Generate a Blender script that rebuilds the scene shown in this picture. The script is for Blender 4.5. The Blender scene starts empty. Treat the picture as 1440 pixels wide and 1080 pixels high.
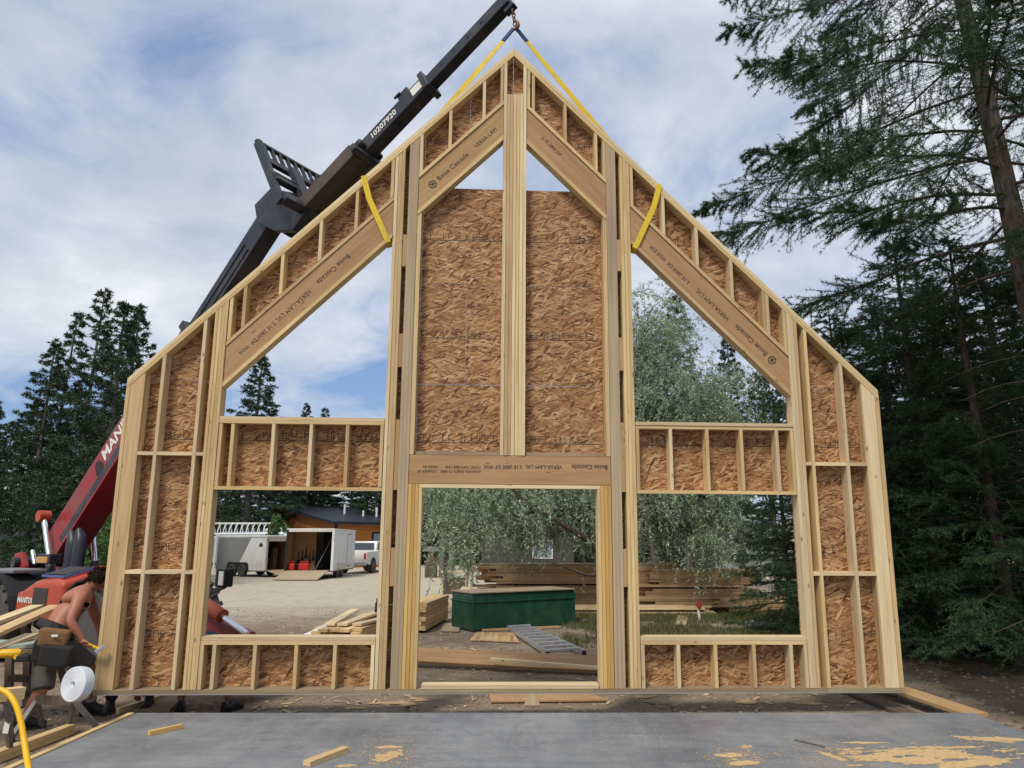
import bpy, bmesh, math, random
import numpy as np
from mathutils import Matrix, Vector, Euler, noise as mnoise
R_ = math.radians
scene = bpy.context.scene
# ---------------------------------------------------------------- camera
CAMZ = 1.62; F = 960.0; PITCH = math.atan((765-540)/F)
cam_d = bpy.data.cameras.new('camera'); cam_d.sensor_width = 36; cam_d.lens = 24; cam_d.clip_end = 2000; cam_d.clip_start = 0.05
cam = bpy.data.objects.new('camera', cam_d); scene.collection.objects.link(cam)
cam.location = (0, 0, CAMZ); cam.rotation_euler = (math.pi/2+PITCH, 0, 0); scene.camera = cam
# ---------------------------------------------------------------- light
SUN_EL, SUN_AZ = 52.0, 205.0        # azimuth: direction the light comes from, clockwise from +Y
world = bpy.data.worlds.new('World'); scene.world = world; world.use_nodes = True
sun_d = bpy.data.lights.new('sun', 'SUN'); sun_d.energy = 2.6; sun_d.angle = R_(14); sun_d.color = (1.0, 0.955, 0.88)
sun = bpy.data.objects.new('sun', sun_d); scene.collection.objects.link(sun)
sdir = Vector((math.sin(R_(SUN_AZ))*math.cos(R_(SUN_EL)), math.cos(R_(SUN_AZ))*math.cos(R_(SUN_EL)), math.sin(R_(SUN_EL))))
sun.rotation_euler = sdir.to_track_quat('Z', 'Y').to_euler(); sun.location = sdir*60
vs = scene.view_settings; vs.view_transform = 'Standard'; vs.look = 'None'; vs.gamma = 1; vs.exposure = 0.15
C = scene.collection
# ---------------------------------------------------------------- node helper
def nd(nt, typ, ins=None, **props):
    n = nt.nodes.new(typ)
    for k, v in props.items(): setattr(n, k, v)
    for k, v in (ins or {}).items():
        s = n.inputs[k]
        if isinstance(v, bpy.types.NodeSocket): nt.links.new(v, s)
        elif isinstance(v, bpy.types.Node): nt.links.new(v.outputs[0], s)
        else: s.default_value = v
    return n
def ramp(nt, fac, stops, interp='LINEAR'):
    n = nt.nodes.new('ShaderNodeValToRGB'); nt.links.new(fac, n.inputs[0]); n.color_ramp.interpolation = interp
    el = n.color_ramp.elements
    while len(el) < len(stops): el.new(0.5)
    for e, (p, c) in zip(el, stops): e.position = p; e.color = (*c, 1) if len(c) == 3 else c
    return n.outputs[0]
def mix(nt, f, a, b, mode='MIX'):
    n = nt.nodes.new('ShaderNodeMix'); n.data_type = 'RGBA'; n.blend_type = mode
    for i, v in ((0, f), (6, a), (7, b)):
        s = n.inputs[i]
        if isinstance(v, bpy.types.NodeSocket): nt.links.new(v, s)
        else: s.default_value = (*v, 1) if isinstance(v, tuple) and len(v) == 3 else v
    return n.outputs[2]
def math_(nt, op, a, b=0.0, c=0.0, clamp=False):
    n = nt.nodes.new('ShaderNodeMath'); n.operation = op; n.use_clamp = clamp
    for i, v in enumerate((a, b, c)):
        if isinstance(v, bpy.types.NodeSocket): nt.links.new(v, n.inputs[i])
        else: n.inputs[i].default_value = v
    return n.outputs[0]
def newmat(name):
    m = bpy.data.materials.new(name); m.use_nodes = True; nt = m.node_tree
    return m, nt, nt.nodes['Principled BSDF']
def coords(nt, scale=(1, 1, 1), rot=(0, 0, 0), kind='Object', loc=None):
    tc = nd(nt, 'ShaderNodeTexCoord'); v = tc.outputs[kind]
    mp = nd(nt, 'ShaderNodeMapping', {'Vector': v, 'Scale': scale, 'Rotation': rot})
    if loc is not None: nt.links.new(loc, mp.inputs['Location'])
    return mp.outputs[0]
def noise(nt, vec, scale=5.0, detail=4.0, rough=0.55, dist=0.0):
    return nd(nt, 'ShaderNodeTexNoise', {'Vector': vec, 'Scale': scale, 'Detail': detail, 'Roughness': rough, 'Distortion': dist})
def bump(nt, b, h, strength=0.3, dist=0.01):
    n = nd(nt, 'ShaderNodeBump', {'Height': h, 'Strength': strength, 'Distance': dist}); nt.links.new(n.outputs[0], b.inputs['Normal'])
# ---------------------------------------------------------------- sky
def build_world():
    nt = world.node_tree; bg = nt.nodes['Background']; bg.inputs['Strength'].default_value = 0.11
    sky = nd(nt, 'ShaderNodeTexSky', sky_type='NISHITA', sun_disc=False, sun_elevation=R_(SUN_EL), sun_rotation=R_(SUN_AZ), air_density=1.0, dust_density=1.5, ozone_density=2.0)
    tc = nd(nt, 'ShaderNodeTexCoord'); v = tc.outputs['Generated']
    sep = nd(nt, 'ShaderNodeSeparateXYZ', {0: v})
    den = math_(nt, 'ADD', math_(nt, 'MAXIMUM', sep.outputs[2], 0.0), 0.22)
    px = math_(nt, 'DIVIDE', sep.outputs[0], den); py = math_(nt, 'DIVIDE', sep.outputs[1], den)
    p = nd(nt, 'ShaderNodeCombineXYZ', {0: px, 1: py, 2: 3.7}).outputs[0]
    big = noise(nt, p, 0.95, 3, 0.5, 0.35).outputs[0]
    med = noise(nt, p, 2.6, 7, 0.6, 0.5).outputs[0]
    cov = math_(nt, 'ADD', math_(nt, 'MULTIPLY', big, 0.9), math_(nt, 'MULTIPLY', med, 0.55))
    fac = ramp(nt, cov, [(0.58, (0, 0, 0)), (0.72, (0.7, 0.7, 0.7)), (0.86, (1, 1, 1))])
    p2 = nd(nt, 'ShaderNodeMapping', {'Vector': p, 'Location': (7.3, 2.2, 1.1)}).outputs[0]
    shade = noise(nt, p2, 2.0, 6, 0.6, 0.3).outputs[0]
    ccol = ramp(nt, shade, [(0.3, (4.3, 4.8, 5.65)), (0.5, (5.7, 6.1, 6.75)), (0.68, (7.3, 7.5, 7.8))])
    blue = mix(nt, 0.45, sky.outputs[0], (2.1, 3.55, 6.6))
    out = mix(nt, fac, blue, ccol)
    nt.links.new(out, bg.inputs['Color'])
build_world()
# ---------------------------------------------------------------- pixel helpers (photo pixel -> point on a known surface)
_cp, _sp = math.cos(PITCH), math.sin(PITCH)
def ray(x, y):
    a, b = (x-720)/F, (540-y)/F
    return Vector((a, _cp-b*_sp, _sp+b*_cp))
def G(x, y, z=-0.15):
    d = ray(x, y); t = (z-CAMZ)/d.z; return Vector((d.x*t, d.y*t, z))
def PT(x, y, Y):
    d = ray(x, y); t = Y/d.y; return Vector((d.x*t, Y, CAMZ+d.z*t))
GZ = -0.15
# ---------------------------------------------------------------- mesh helpers
class MB:
    def __init__(s): s.v = []; s.f = []
    def add(s, vs, fs):
        o = len(s.v); s.v += [tuple(v) for v in vs]; s.f += [tuple(i+o for i in f) for f in fs]; return s
    def box(s, c, d, M=None, taper=1.0):
        x, y, z = d[0]/2, d[1]/2, d[2]/2; vs = []
        for sz in (-1, 1):
            k = taper if sz > 0 else 1.0
            for sx, sy in ((-1, -1), (1, -1), (1, 1), (-1, 1)):
                p = Vector((sx*x*k, sy*y*k, sz*z))
                if M is not None: p = M @ p
                vs.append(p+Vector(c))
        return s.add(vs, [(3, 2, 1, 0), (4, 5, 6, 7), (0, 1, 5, 4), (1, 2, 6, 5), (2, 3, 7, 6), (3, 0, 4, 7)])
    def prism(s, poly, a, b, fn):
        """poly of 2-D points extruded from a to b; fn(p, q, t) -> xyz"""
        n = len(poly); vs = [fn(p, q, a) for p, q in poly]+[fn(p, q, b) for p, q in poly]
        fs = [tuple(range(n)), tuple(range(2*n-1, n-1, -1))]+[(i, i+n, (i+1) % n+n, (i+1) % n) for i in range(n)]
        return s.add(vs, fs)
    def bar(s, a, b, w, t, up=(0, 0, 1)):
        a = Vector(a); b = Vector(b); d = b-a; L = d.length; z = d/L; u = Vector(up)
        if abs(z.dot(u)) > 0.98: u = Vector((0, 1, 0))
        x = u.cross(z).normalized(); y = z.cross(x)
        M = Matrix((x, y, z)).transposed()
        return s.box((a+b)/2, (w, t, L), M)
    def tube(s, path, r, n=8, cap=True):
        path = [Vector(p) for p in path]; m = len(path); rs = r if isinstance(r, (list, tuple)) else [r]*m
        vs = []; px = None
        for i, p in enumerate(path):
            t = (path[min(i+1, m-1)]-path[max(i-1, 0)]).normalized()
            if px is None:
                px = t.orthogonal().normalized()
            px = (px-t*px.dot(t)).normalized(); py = t.cross(px)
            for k in range(n):
                a = 2*math.pi*k/n; vs.append(p+(px*math.cos(a)+py*math.sin(a))*rs[i])
        fs = [(i*n+k, i*n+(k+1) % n, (i+1)*n+(k+1) % n, (i+1)*n+k) for i in range(m-1) for k in range(n)]
        if cap: fs += [tuple(range(n-1, -1, -1)), tuple((m-1)*n+k for k in range(n))]
        return s.add(vs, fs)
    def lathe(s, prof, M, n=20, close=False):
        """prof: (radius, height) along local z, placed by 4x4 M"""
        vs = []; m = len(prof)
        for r, h in prof:
            for k in range(n):
                a = 2*math.pi*k/n; vs.append(M @ Vector((r*math.cos(a), r*math.sin(a), h)))
        fs = [(i*n+k, i*n+(k+1) % n, (i+1)*n+(k+1) % n, (i+1)*n+k) for i in range(m-1) for k in range(n)]
        if close: fs += [((m-1)*n+k, (m-1)*n+(k+1) % n, (k+1) % n, k) for k in range(n)]
        else: fs += [tuple(range(n-1, -1, -1)), tuple((m-1)*n+k for k in range(n))]
        return s.add(vs, fs)
    def quad(s, a, b, c, d): return s.add([a, b, c, d], [(0, 1, 2, 3)])
    def mesh(s, name, mat, bevel=0, smooth=False, seg=2):
        me = bpy.data.meshes.new(name); me.from_pydata([tuple(v) for v in s.v], [], s.f)
        bm = bmesh.new(); bm.from_mesh(me)
        bmesh.ops.recalc_face_normals(bm, faces=bm.faces)
        if bevel:
            ed = [e for e in bm.edges if len(e.link_faces) == 2 and e.calc_face_angle(0) > 0.5]
            bmesh.ops.bevel(bm, geom=ed, offset=bevel, segments=seg, profile=0.6, affect='EDGES', clamp_overlap=True)
        bm.to_mesh(me); bm.free()
        if smooth:
            me.shade_smooth() if hasattr(me, 'shade_smooth') else None
            if smooth == 'auto':
                try: me.set_sharp_from_angle(angle=R_(40))
                except Exception: pass
        if mat: me.materials.append(mat)
        return me
    def build(s, name, mat, parent=None, bevel=0, smooth=False, seg=2, M=None):
        return link(name, s.mesh(name, mat, bevel, smooth, seg), parent, M)
def link(name, me, parent=None, M=None):
    o = bpy.data.objects.new(name, me); C.objects.link(o)
    if parent is not None: o.parent = parent
    if M is not None: o.matrix_local = M
    return o
def np_mesh(name, v, t, mat, smooth=False):
    me = bpy.data.meshes.new(name); v = np.asarray(v, np.float32); t = np.asarray(t, np.int32); k = t.shape[1]
    me.vertices.add(len(v)); me.vertices.foreach_set('co', v.ravel())
    me.loops.add(t.size); me.loops.foreach_set('vertex_index', t.ravel())
    me.polygons.add(len(t)); me.polygons.foreach_set('loop_start', np.arange(0, t.size, k, dtype=np.int32))
    me.polygons.foreach_set('loop_total', np.full(len(t), k, np.int32))
    if smooth: me.polygons.foreach_set('use_smooth', np.ones(len(t), bool))
    me.materials.append(mat); me.update(calc_edges=True); me.validate(); return me
def tag(o, label=None, cat=None, group=None, kind=None):
    if label: o['label'] = label
    if cat: o['category'] = cat
    if group: o['group'] = group
    if kind: o['kind'] = kind
    return o
def thing(name, label, cat, loc=(0, 0, 0), rotz=0, group=None):
    o = bpy.data.objects.new(name, None); o.empty_display_size = 0.2; C.objects.link(o)
    o.location = loc; o.rotation_euler = (0, 0, rotz); return tag(o, label, cat, group)
def one(mb, name, label, cat, mat, group=None, bevel=0, smooth=False, seg=2, base=None):
    """a thing that is a single mesh, origin moved to its base"""
    vs = np.array([tuple(v) for v in mb.v]); b = Vector((vs[:, 0].mean(), vs[:, 1].mean(), vs[:, 2].min())) if base is None else Vector(base)
    mb.v = [tuple(Vector(v)-b) for v in mb.v]
    o = mb.build(name, mat, None, bevel, smooth, seg); o.location = b
    return tag(o, label, cat, group)
def copy_tree(o, parent=None):
    c = o.copy(); C.objects.link(c); c.parent = parent
    for ch in o.children: copy_tree(ch, c)
    return c
_txt = {}
def text_mesh(s, size, mat, align='LEFT', bold=0.0):
    key = (s, size, mat.name, align, bold)
    if key in _txt: return _txt[key]
    cu = bpy.data.curves.new('lettering', 'FONT'); cu.body = s; cu.size = size; cu.align_x = align; cu.align_y = 'CENTER'; cu.offset = bold; cu.resolution_u = 2
    o = bpy.data.objects.new('lettering_source', cu); C.objects.link(o)
    dg = bpy.context.evaluated_depsgraph_get(); me = bpy.data.meshes.new_from_object(o.evaluated_get(dg))
    bpy.data.objects.remove(o); me.materials.clear(); me.materials.append(mat); me.name = 'lettering'; _txt[key] = me
    return me
# ---------------------------------------------------------------- materials
def wood(name, dark, light, grain=(26, 26, 1.3), knots=True, rough=0.72, rnd=0.35, knotcol=(0.16, 0.075, 0.03)):
    """sawn lumber; the grain runs along the object's local z"""
    m, nt, b = newmat(name)
    oi = nd(nt, 'ShaderNodeObjectInfo').outputs['Random']
    off = nd(nt, 'ShaderNodeCombineXYZ', {0: math_(nt, 'MULTIPLY', oi, 37.0), 1: math_(nt, 'MULTIPLY', oi, 91.0), 2: math_(nt, 'MULTIPLY', oi, 53.0)}).outputs[0]
    v = coords(nt, grain, loc=off); g = noise(nt, v, 1.0, 5, 0.6, 0.6).outputs[0]
    v2 = coords(nt, (3, 3, 0.5), loc=off); g2 = noise(nt, v2, 1.0, 2, 0.5).outputs[0]
    f = math_(nt, 'ADD', math_(nt, 'MULTIPLY', g, 0.7), math_(nt, 'MULTIPLY', g2, 0.4))
    col = ramp(nt, f, [(0.36, dark), (0.68, light)])
    if knots:
        vk = coords(nt, (8, 8, 3.2), loc=off); k = nd(nt, 'ShaderNodeTexVoronoi', {'Vector': vk, 'Scale': 1.0, 'Randomness': 1.0})
        kf = ramp(nt, k.outputs['Distance'], [(0.05, (1, 1, 1)), (0.12, (0, 0, 0))])
        col = mix(nt, math_(nt, 'MULTIPLY', kf, 0.75), col, knotcol)
    hsv = nd(nt, 'ShaderNodeHueSaturation', {'Hue': math_(nt, 'ADD', 0.5, math_(nt, 'MULTIPLY', math_(nt, 'SUBTRACT', oi, 0.5), 0.012)), 'Saturation': 1.0,
        'Value': math_(nt, 'ADD', 1.0-rnd/2, math_(nt, 'MULTIPLY', oi, rnd)), 'Color': col})
    nt.links.new(hsv.outputs[0], b.inputs['Base Color']); b.inputs['Roughness'].default_value = rough; b.inputs['Specular IOR Level'].default_value = 0.25
    bump(nt, b, g, 0.25, 0.004); return m
def plain(name, col, rough=0.5, metal=0.0, var=0.15, scale=6.0, bumpy=0.0, spec=0.4, dirt=None, dscale=2.0):
    m, nt, b = newmat(name); v = coords(nt)
    n = noise(nt, v, scale, 5, 0.6).outputs[0]
    c = mix(nt, n, tuple(x*(1-var) for x in col), tuple(min(1, x*(1+var)) for x in col))
    if dirt:
        dn = noise(nt, v, dscale, 6, 0.65, 0.4).outputs[0]; c = mix(nt, ramp(nt, dn, [(0.48, (0, 0, 0)), (0.68, (0.8, 0.8, 0.8))]), c, dirt)
    nt.links.new(c, b.inputs['Base Color']); b.inputs['Roughness'].default_value = rough; b.inputs['Metallic'].default_value = metal
    b.inputs['Specular IOR Level'].default_value = spec
    if bumpy: bump(nt, b, n, bumpy, 0.01)
    return m
def osb_mat(name, lo, mid, hi):
    m, nt, b = newmat(name)
    oi = nd(nt, 'ShaderNodeObjectInfo').outputs['Random']
    off = nd(nt, 'ShaderNodeCombineXYZ', {0: math_(nt, 'MULTIPLY', oi, 13.0), 2: math_(nt, 'MULTIPLY', oi, 29.0)}).outputs[0]
    base = coords(nt, loc=off)
    warp = noise(nt, base, 6.0, 2, 0.5)
    wv = nd(nt, 'ShaderNodeMix', data_type='VECTOR'); wv.inputs[0].default_value = 0.018
    nt.links.new(base, wv.inputs[4]); nt.links.new(warp.outputs[1], wv.inputs[5]); wb = wv.outputs[1]
    cols = []
    for i, (ang, sx, sz) in enumerate(((0.05, 8, 62), (-0.3, 9, 52), (0.36, 8.5, 66), (0.95, 11, 46))):
        mp = nd(nt, 'ShaderNodeMapping', {'Vector': wb, 'Rotation': (0, ang, 0), 'Location': (i*3.1, 0, i*1.7), 'Scale': (1, 1, 1)}).outputs[0]
        mp2 = nd(nt, 'ShaderNodeMapping', {'Vector': mp, 'Scale': (sx, 1.0, sz)}).outputs[0]
        vo = nd(nt, 'ShaderNodeTexVoronoi', {'Vector': mp2, 'Scale': 1.0, 'Randomness': 1.0}, distance='EUCLIDEAN')
        cols.append((nd(nt, 'ShaderNodeSeparateColor', {0: vo.outputs['Color']}), vo.outputs['Distance']))
    val = cols[0][0].outputs[0]; hsel = cols[0][0].outputs[1]
    for i in (1, 2, 3):
        pick = math_(nt, 'GREATER_THAN', cols[i][0].outputs[1], (0.5, 0.6, 0.84)[i-1])
        val = nd(nt, 'ShaderNodeMix', {0: pick, 2: val, 3: cols[i][0].outputs[0]}).outputs[0]
    fine = noise(nt, coords(nt, (12, 12, 90)), 1.0, 3, 0.6).outputs[0]
    f = math_(nt, 'ADD', math_(nt, 'MULTIPLY', val, 0.8), math_(nt, 'MULTIPLY', fine, 0.3))
    c = ramp(nt, f, [(0.14, lo), (0.27, tuple(a*.55+b_*.45 for a, b_ in zip(lo, mid))), (0.5, mid), (0.8, tuple(a*.6+b_*.4 for a, b_ in zip(mid, hi))), (1.0, hi)])
    broad = noise(nt, coords(nt), 1.6, 3).outputs[0]
    c = mix(nt, 0.5, c, ramp(nt, broad, [(0.32, (0.62, 0.55, 0.5)), (0.66, (1, 1, 1))]), 'MULTIPLY')
    nt.links.new(c, b.inputs['Base Color']); b.inputs['Roughness'].default_value = 0.7; b.inputs['Specular IOR Level'].default_value = 0.3
    bump(nt, b, f, 0.5, 0.006); return m
def leaf_mat(name, lo, hi, trans=0.25, rough=0.55, spec=0.3):
    m, nt, b = newmat(name)
    g = nd(nt, 'ShaderNodeNewGeometry'); r = g.outputs['Random Per Island']
    n = noise(nt, coords(nt), 0.9, 3).outputs[0]
    f = math_(nt, 'ADD', math_(nt, 'MULTIPLY', r, 0.65), math_(nt, 'MULTIPLY', n, 0.45))
    c = ramp(nt, f, [(0.2, lo), (0.85, hi)])
    nt.links.new(c, b.inputs['Base Color']); b.inputs['Roughness'].default_value = rough; b.inputs['Specular IOR Level'].default_value = spec
    tr = nd(nt, 'ShaderNodeBsdfTranslucent', {'Color': c}); mx = nd(nt, 'ShaderNodeMixShader', {0: trans, 1: b.outputs[0], 2: tr.outputs[0]})
    nt.links.new(mx.outputs[0], nt.nodes['Material Output'].inputs['Surface']); return m
def bark_mat(name, lo, hi):
    m, nt, b = newmat(name); v = coords(nt, (9, 9, 2.2)); n = noise(nt, v, 2.0, 6, 0.7, 0.5).outputs[0]
    nt.links.new(ramp(nt, n, [(0.35, lo), (0.65, hi)]), b.inputs['Base Color']); b.inputs['Roughness'].default_value = 0.9
    b.inputs['Specular IOR Level'].default_value = 0.1; bump(nt, b, n, 0.9, 0.03); return m
def glass_mat(name, col=(0.03, 0.04, 0.05)):
    m, nt, b = newmat(name); b.inputs['Base Color'].default_value = (*col, 1); b.inputs['Roughness'].default_value = 0.08; b.inputs['Specular IOR Level'].default_value = 0.8; return m
M = {}
M['pine'] = wood('pine_lumber', (0.43, 0.28, 0.125), (0.66, 0.475, 0.245), rnd=0.3)
M['pine_pale'] = wood('pale_pine_lumber', (0.52, 0.38, 0.205), (0.71, 0.56, 0.34), rnd=0.3)
M['pine_gold'] = wood('golden_pine_lumber', (0.5, 0.29, 0.08), (0.66, 0.43, 0.15))
M['lvl'] = wood('lvl_face_veneer', (0.33, 0.185, 0.078), (0.47, 0.295, 0.145), (18, 18, 1.1), rnd=0.1, knotcol=(0.2, 0.09, 0.035))
M['lvl_edge'] = wood('lvl_laminated_edge', (0.2, 0.145, 0.085), (0.52, 0.4, 0.25), (60, 60, 0.3), knots=False, rnd=0.1)
M['plate_grey'] = wood('weathered_plate', (0.22, 0.165, 0.095), (0.36, 0.28, 0.17), knots=True, rnd=0.2)
M['old_wood'] = wood('weathered_brown_wood', (0.07, 0.05, 0.035), (0.16, 0.115, 0.08), knots=False)
M['stack_wood'] = wood('stacked_spruce_boards', (0.44, 0.26, 0.13), (0.64, 0.43, 0.25), knots=True, rnd=0.4)
M['osb'] = osb_mat('osb_strands', (0.085, 0.03, 0.011), (0.355, 0.17, 0.064), (0.66, 0.44, 0.24))
M['osb_pale'] = osb_mat('osb_pale_strands', (0.34, 0.2, 0.08), (0.58, 0.38, 0.17), (0.72, 0.54, 0.3))
M['ink'] = plain('print_ink', (0.035, 0.03, 0.028), 0.8)
M['ink_grey'] = plain('faded_print_ink', (0.045, 0.03, 0.02), 0.8)
M['white_print'] = plain('white_print', (0.72, 0.7, 0.64), 0.6)
M['red'] = plain('red_boom_paint', (0.3, 0.022, 0.026), 0.4, var=0.25, scale=3, dirt=(0.2, 0.06, 0.05), dscale=1.2)
M['orange'] = plain('orange_red_hood_paint', (0.43, 0.06, 0.026), 0.42, var=0.15, scale=3, dirt=(0.3, 0.09, 0.05), dscale=1.5)
M['steel_dark'] = plain('dark_painted_steel', (0.022, 0.026, 0.036), 0.42, var=0.35, scale=9, dirt=(0.07, 0.06, 0.055), dscale=2.5)
M['steel_brown'] = plain('rusty_dark_steel', (0.085, 0.06, 0.045), 0.65, var=0.4, scale=9)
M['black'] = plain('black_rubber', (0.018, 0.018, 0.019), 0.75, var=0.3)
M['tyre'] = plain('dusty_tyre', (0.045, 0.043, 0.04), 0.85, var=0.4, scale=12, dirt=(0.12, 0.1, 0.08))
M['rim'] = plain('dark_rim', (0.1, 0.095, 0.09), 0.5, metal=0.4, var=0.3)
M['chrome'] = plain('bright_cylinder_rod', (0.75, 0.76, 0.78), 0.22, metal=0.9, var=0.05)
M['alu'] = plain('aluminium', (0.62, 0.63, 0.65), 0.38, metal=0.75, var=0.12, scale=14)
M['galv'] = plain('galvanised_leg', (0.42, 0.42, 0.42), 0.5, metal=0.35, var=0.2, scale=12)
M['grey_leg'] = plain('scuffed_grey_steel', (0.17, 0.16, 0.15), 0.6, metal=0.2, var=0.3, scale=12)
M['yellow'] = plain('yellow_webbing', (0.72, 0.5, 0.03), 0.75, var=0.2, scale=30, dirt=(0.42, 0.32, 0.1), dscale=3)
M['blue_web'] = plain('blue_sleeve', (0.025, 0.05, 0.13), 0.8, var=0.3)
M['hose'] = plain('yellow_hose', (0.78, 0.43, 0.01), 0.38, var=0.08)
M['rust'] = plain('rusty_hook', (0.2, 0.1, 0.06), 0.6, metal=0.4, var=0.4)
M['amber'] = plain('amber_lens', (0.5, 0.27, 0.07), 0.3, var=0.2)
M['lens'] = plain('clear_lamp_lens', (0.7, 0.7, 0.66), 0.15, var=0.2, scale=40)
M['glass'] = glass_mat('dark_glass'); M['glass_blue'] = glass_mat('pale_window_glass', (0.25, 0.32, 0.38))
M['white'] = plain('white_panel_paint', (0.74, 0.74, 0.72), 0.42, var=0.06, dirt=(0.55, 0.52, 0.45), dscale=0.9)
M['cream'] = plain('cream_trailer_panel', (0.66, 0.62, 0.53), 0.5, var=0.08, dirt=(0.48, 0.42, 0.33), dscale=0.9)
M['grey_panel'] = plain('grey_trailer_panel', (0.235, 0.235, 0.23), 0.42, var=0.08)
M['silver'] = plain('brushed_silver_skin', (0.6, 0.66, 0.72), 0.32, metal=0.6, var=0.1)
M['truck'] = plain('white_truck_paint', (0.72, 0.7, 0.66), 0.3, var=0.05, dirt=(0.5, 0.45, 0.38), dscale=1.1)
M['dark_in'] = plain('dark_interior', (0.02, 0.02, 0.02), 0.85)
M['brown_in'] = plain('plywood_interior', (0.28, 0.14, 0.06), 0.8, var=0.3)
M['red_can'] = plain('red_plastic', (0.5, 0.02, 0.015), 0.4, var=0.1)
M['siding'] = plain('orange_siding_shaded_tone', (0.38, 0.15, 0.045), 0.65, var=0.14, scale=3)  # shade on the lodge's gable wall put into its siding colour
M['siding_lit'] = plain('orange_siding_lit_tone', (0.5, 0.2, 0.045), 0.6, var=0.12, scale=3)  # same orange siding in a brighter tone, for the wall in better light
M['roof_blk'] = plain('black_metal_roof', (0.02, 0.023, 0.032), 0.45, var=0.3)
M['roof_grey'] = plain('grey_roof', (0.2, 0.2, 0.21), 0.7, var=0.2)
M['green'] = plain('green_painted_steel', (0.009, 0.06, 0.034), 0.42, var=0.25, scale=4, dirt=(0.04, 0.1, 0.06), dscale=1.8)
M['box_top'] = wood('worn_tan_lid', (0.27, 0.2, 0.13), (0.42, 0.33, 0.22), (9, 9, 2), knots=False)
M['foam_grey'] = plain('grey_gasket', (0.33, 0.34, 0.35), 0.7)
M['skin'] = plain('sunburnt_skin', (0.37, 0.145, 0.088), 0.5, var=0.16, scale=9, spec=0.35)
M['skin_tan'] = plain('tanned_skin', (0.27, 0.115, 0.07), 0.55, var=0.15, scale=9)
M['hair'] = plain('dark_brown_hair', (0.022, 0.012, 0.008), 0.9, var=0.4, scale=60, bumpy=0.6, spec=0.1)
M['shorts'] = plain('charcoal_work_shorts', (0.075, 0.072, 0.062), 0.9, var=0.35, scale=14, bumpy=0.4)
M['blue_cloth'] = plain('navy_cloth', (0.03, 0.05, 0.12), 0.9, var=0.3, scale=14)
M['grey_cloth'] = plain('grey_cloth', (0.2, 0.2, 0.2), 0.9, var=0.2, scale=14)
M['dark_cloth'] = plain('black_trousers', (0.018, 0.018, 0.022), 0.9, var=0.3, scale=14)
M['leather'] = plain('tan_leather', (0.2, 0.1, 0.035), 0.65, var=0.3, scale=16, bumpy=0.3)
M['belt'] = plain('black_belt', (0.02, 0.019, 0.018), 0.7, var=0.3, scale=14)
M['sock'] = plain('pale_sock', (0.36, 0.31, 0.3), 0.9)
M['boot'] = plain('black_boot', (0.02, 0.018, 0.017), 0.6, var=0.3)
M['foam'] = plain('white_foam_roll', (0.62, 0.64, 0.67), 0.5, var=0.05, scale=20)
M['drill_y'] = plain('yellow_tool_plastic', (0.72, 0.4, 0.015), 0.4, var=0.1)
M['orange_sign'] = plain('red_marker', (0.25, 0.035, 0.025), 0.6)
M['grille'] = plain('dark_grille_mesh', (0.045, 0.04, 0.033), 0.7, var=0.5, scale=60)
M['bluewhite'] = plain('blue_chequer_tape', (0.08, 0.11, 0.3), 0.5, var=0.9, scale=60)
M['house_grey'] = plain('grey_house_wall', (0.055, 0.05, 0.05), 0.7, var=0.15)
M['spruce'] = leaf_mat('spruce_needles', (0.016, 0.038, 0.016), (0.075, 0.135, 0.05), 0.2)
M['spruce_far'] = leaf_mat('far_spruce_needles', (0.018, 0.038, 0.021), (0.07, 0.115, 0.055), 0.15)
M['willow'] = leaf_mat('silver_willow_leaves', (0.09, 0.15, 0.075), (0.52, 0.6, 0.42), 0.32, 0.42)
M['broad'] = leaf_mat('green_leaves', (0.03, 0.075, 0.02), (0.13, 0.22, 0.06), 0.35)
M['grass'] = leaf_mat('grass_blades', (0.05, 0.065, 0.022), (0.22, 0.205, 0.085), 0.3)
M['bark'] = bark_mat('spruce_bark', (0.05, 0.038, 0.03), (0.16, 0.12, 0.1))
M['bark_grey'] = bark_mat('grey_bark', (0.06, 0.055, 0.05), (0.2, 0.185, 0.17))
M['stone'] = plain('pebbles', (0.27, 0.24, 0.21), 0.9, var=0.5, scale=2)
M['sawdust'] = plain('sawdust', (0.56, 0.385, 0.19), 0.95, var=0.35, scale=25)
M['chips'] = plain('wood_chips', (0.55, 0.4, 0.23), 0.9, var=0.35, scale=5)
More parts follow.
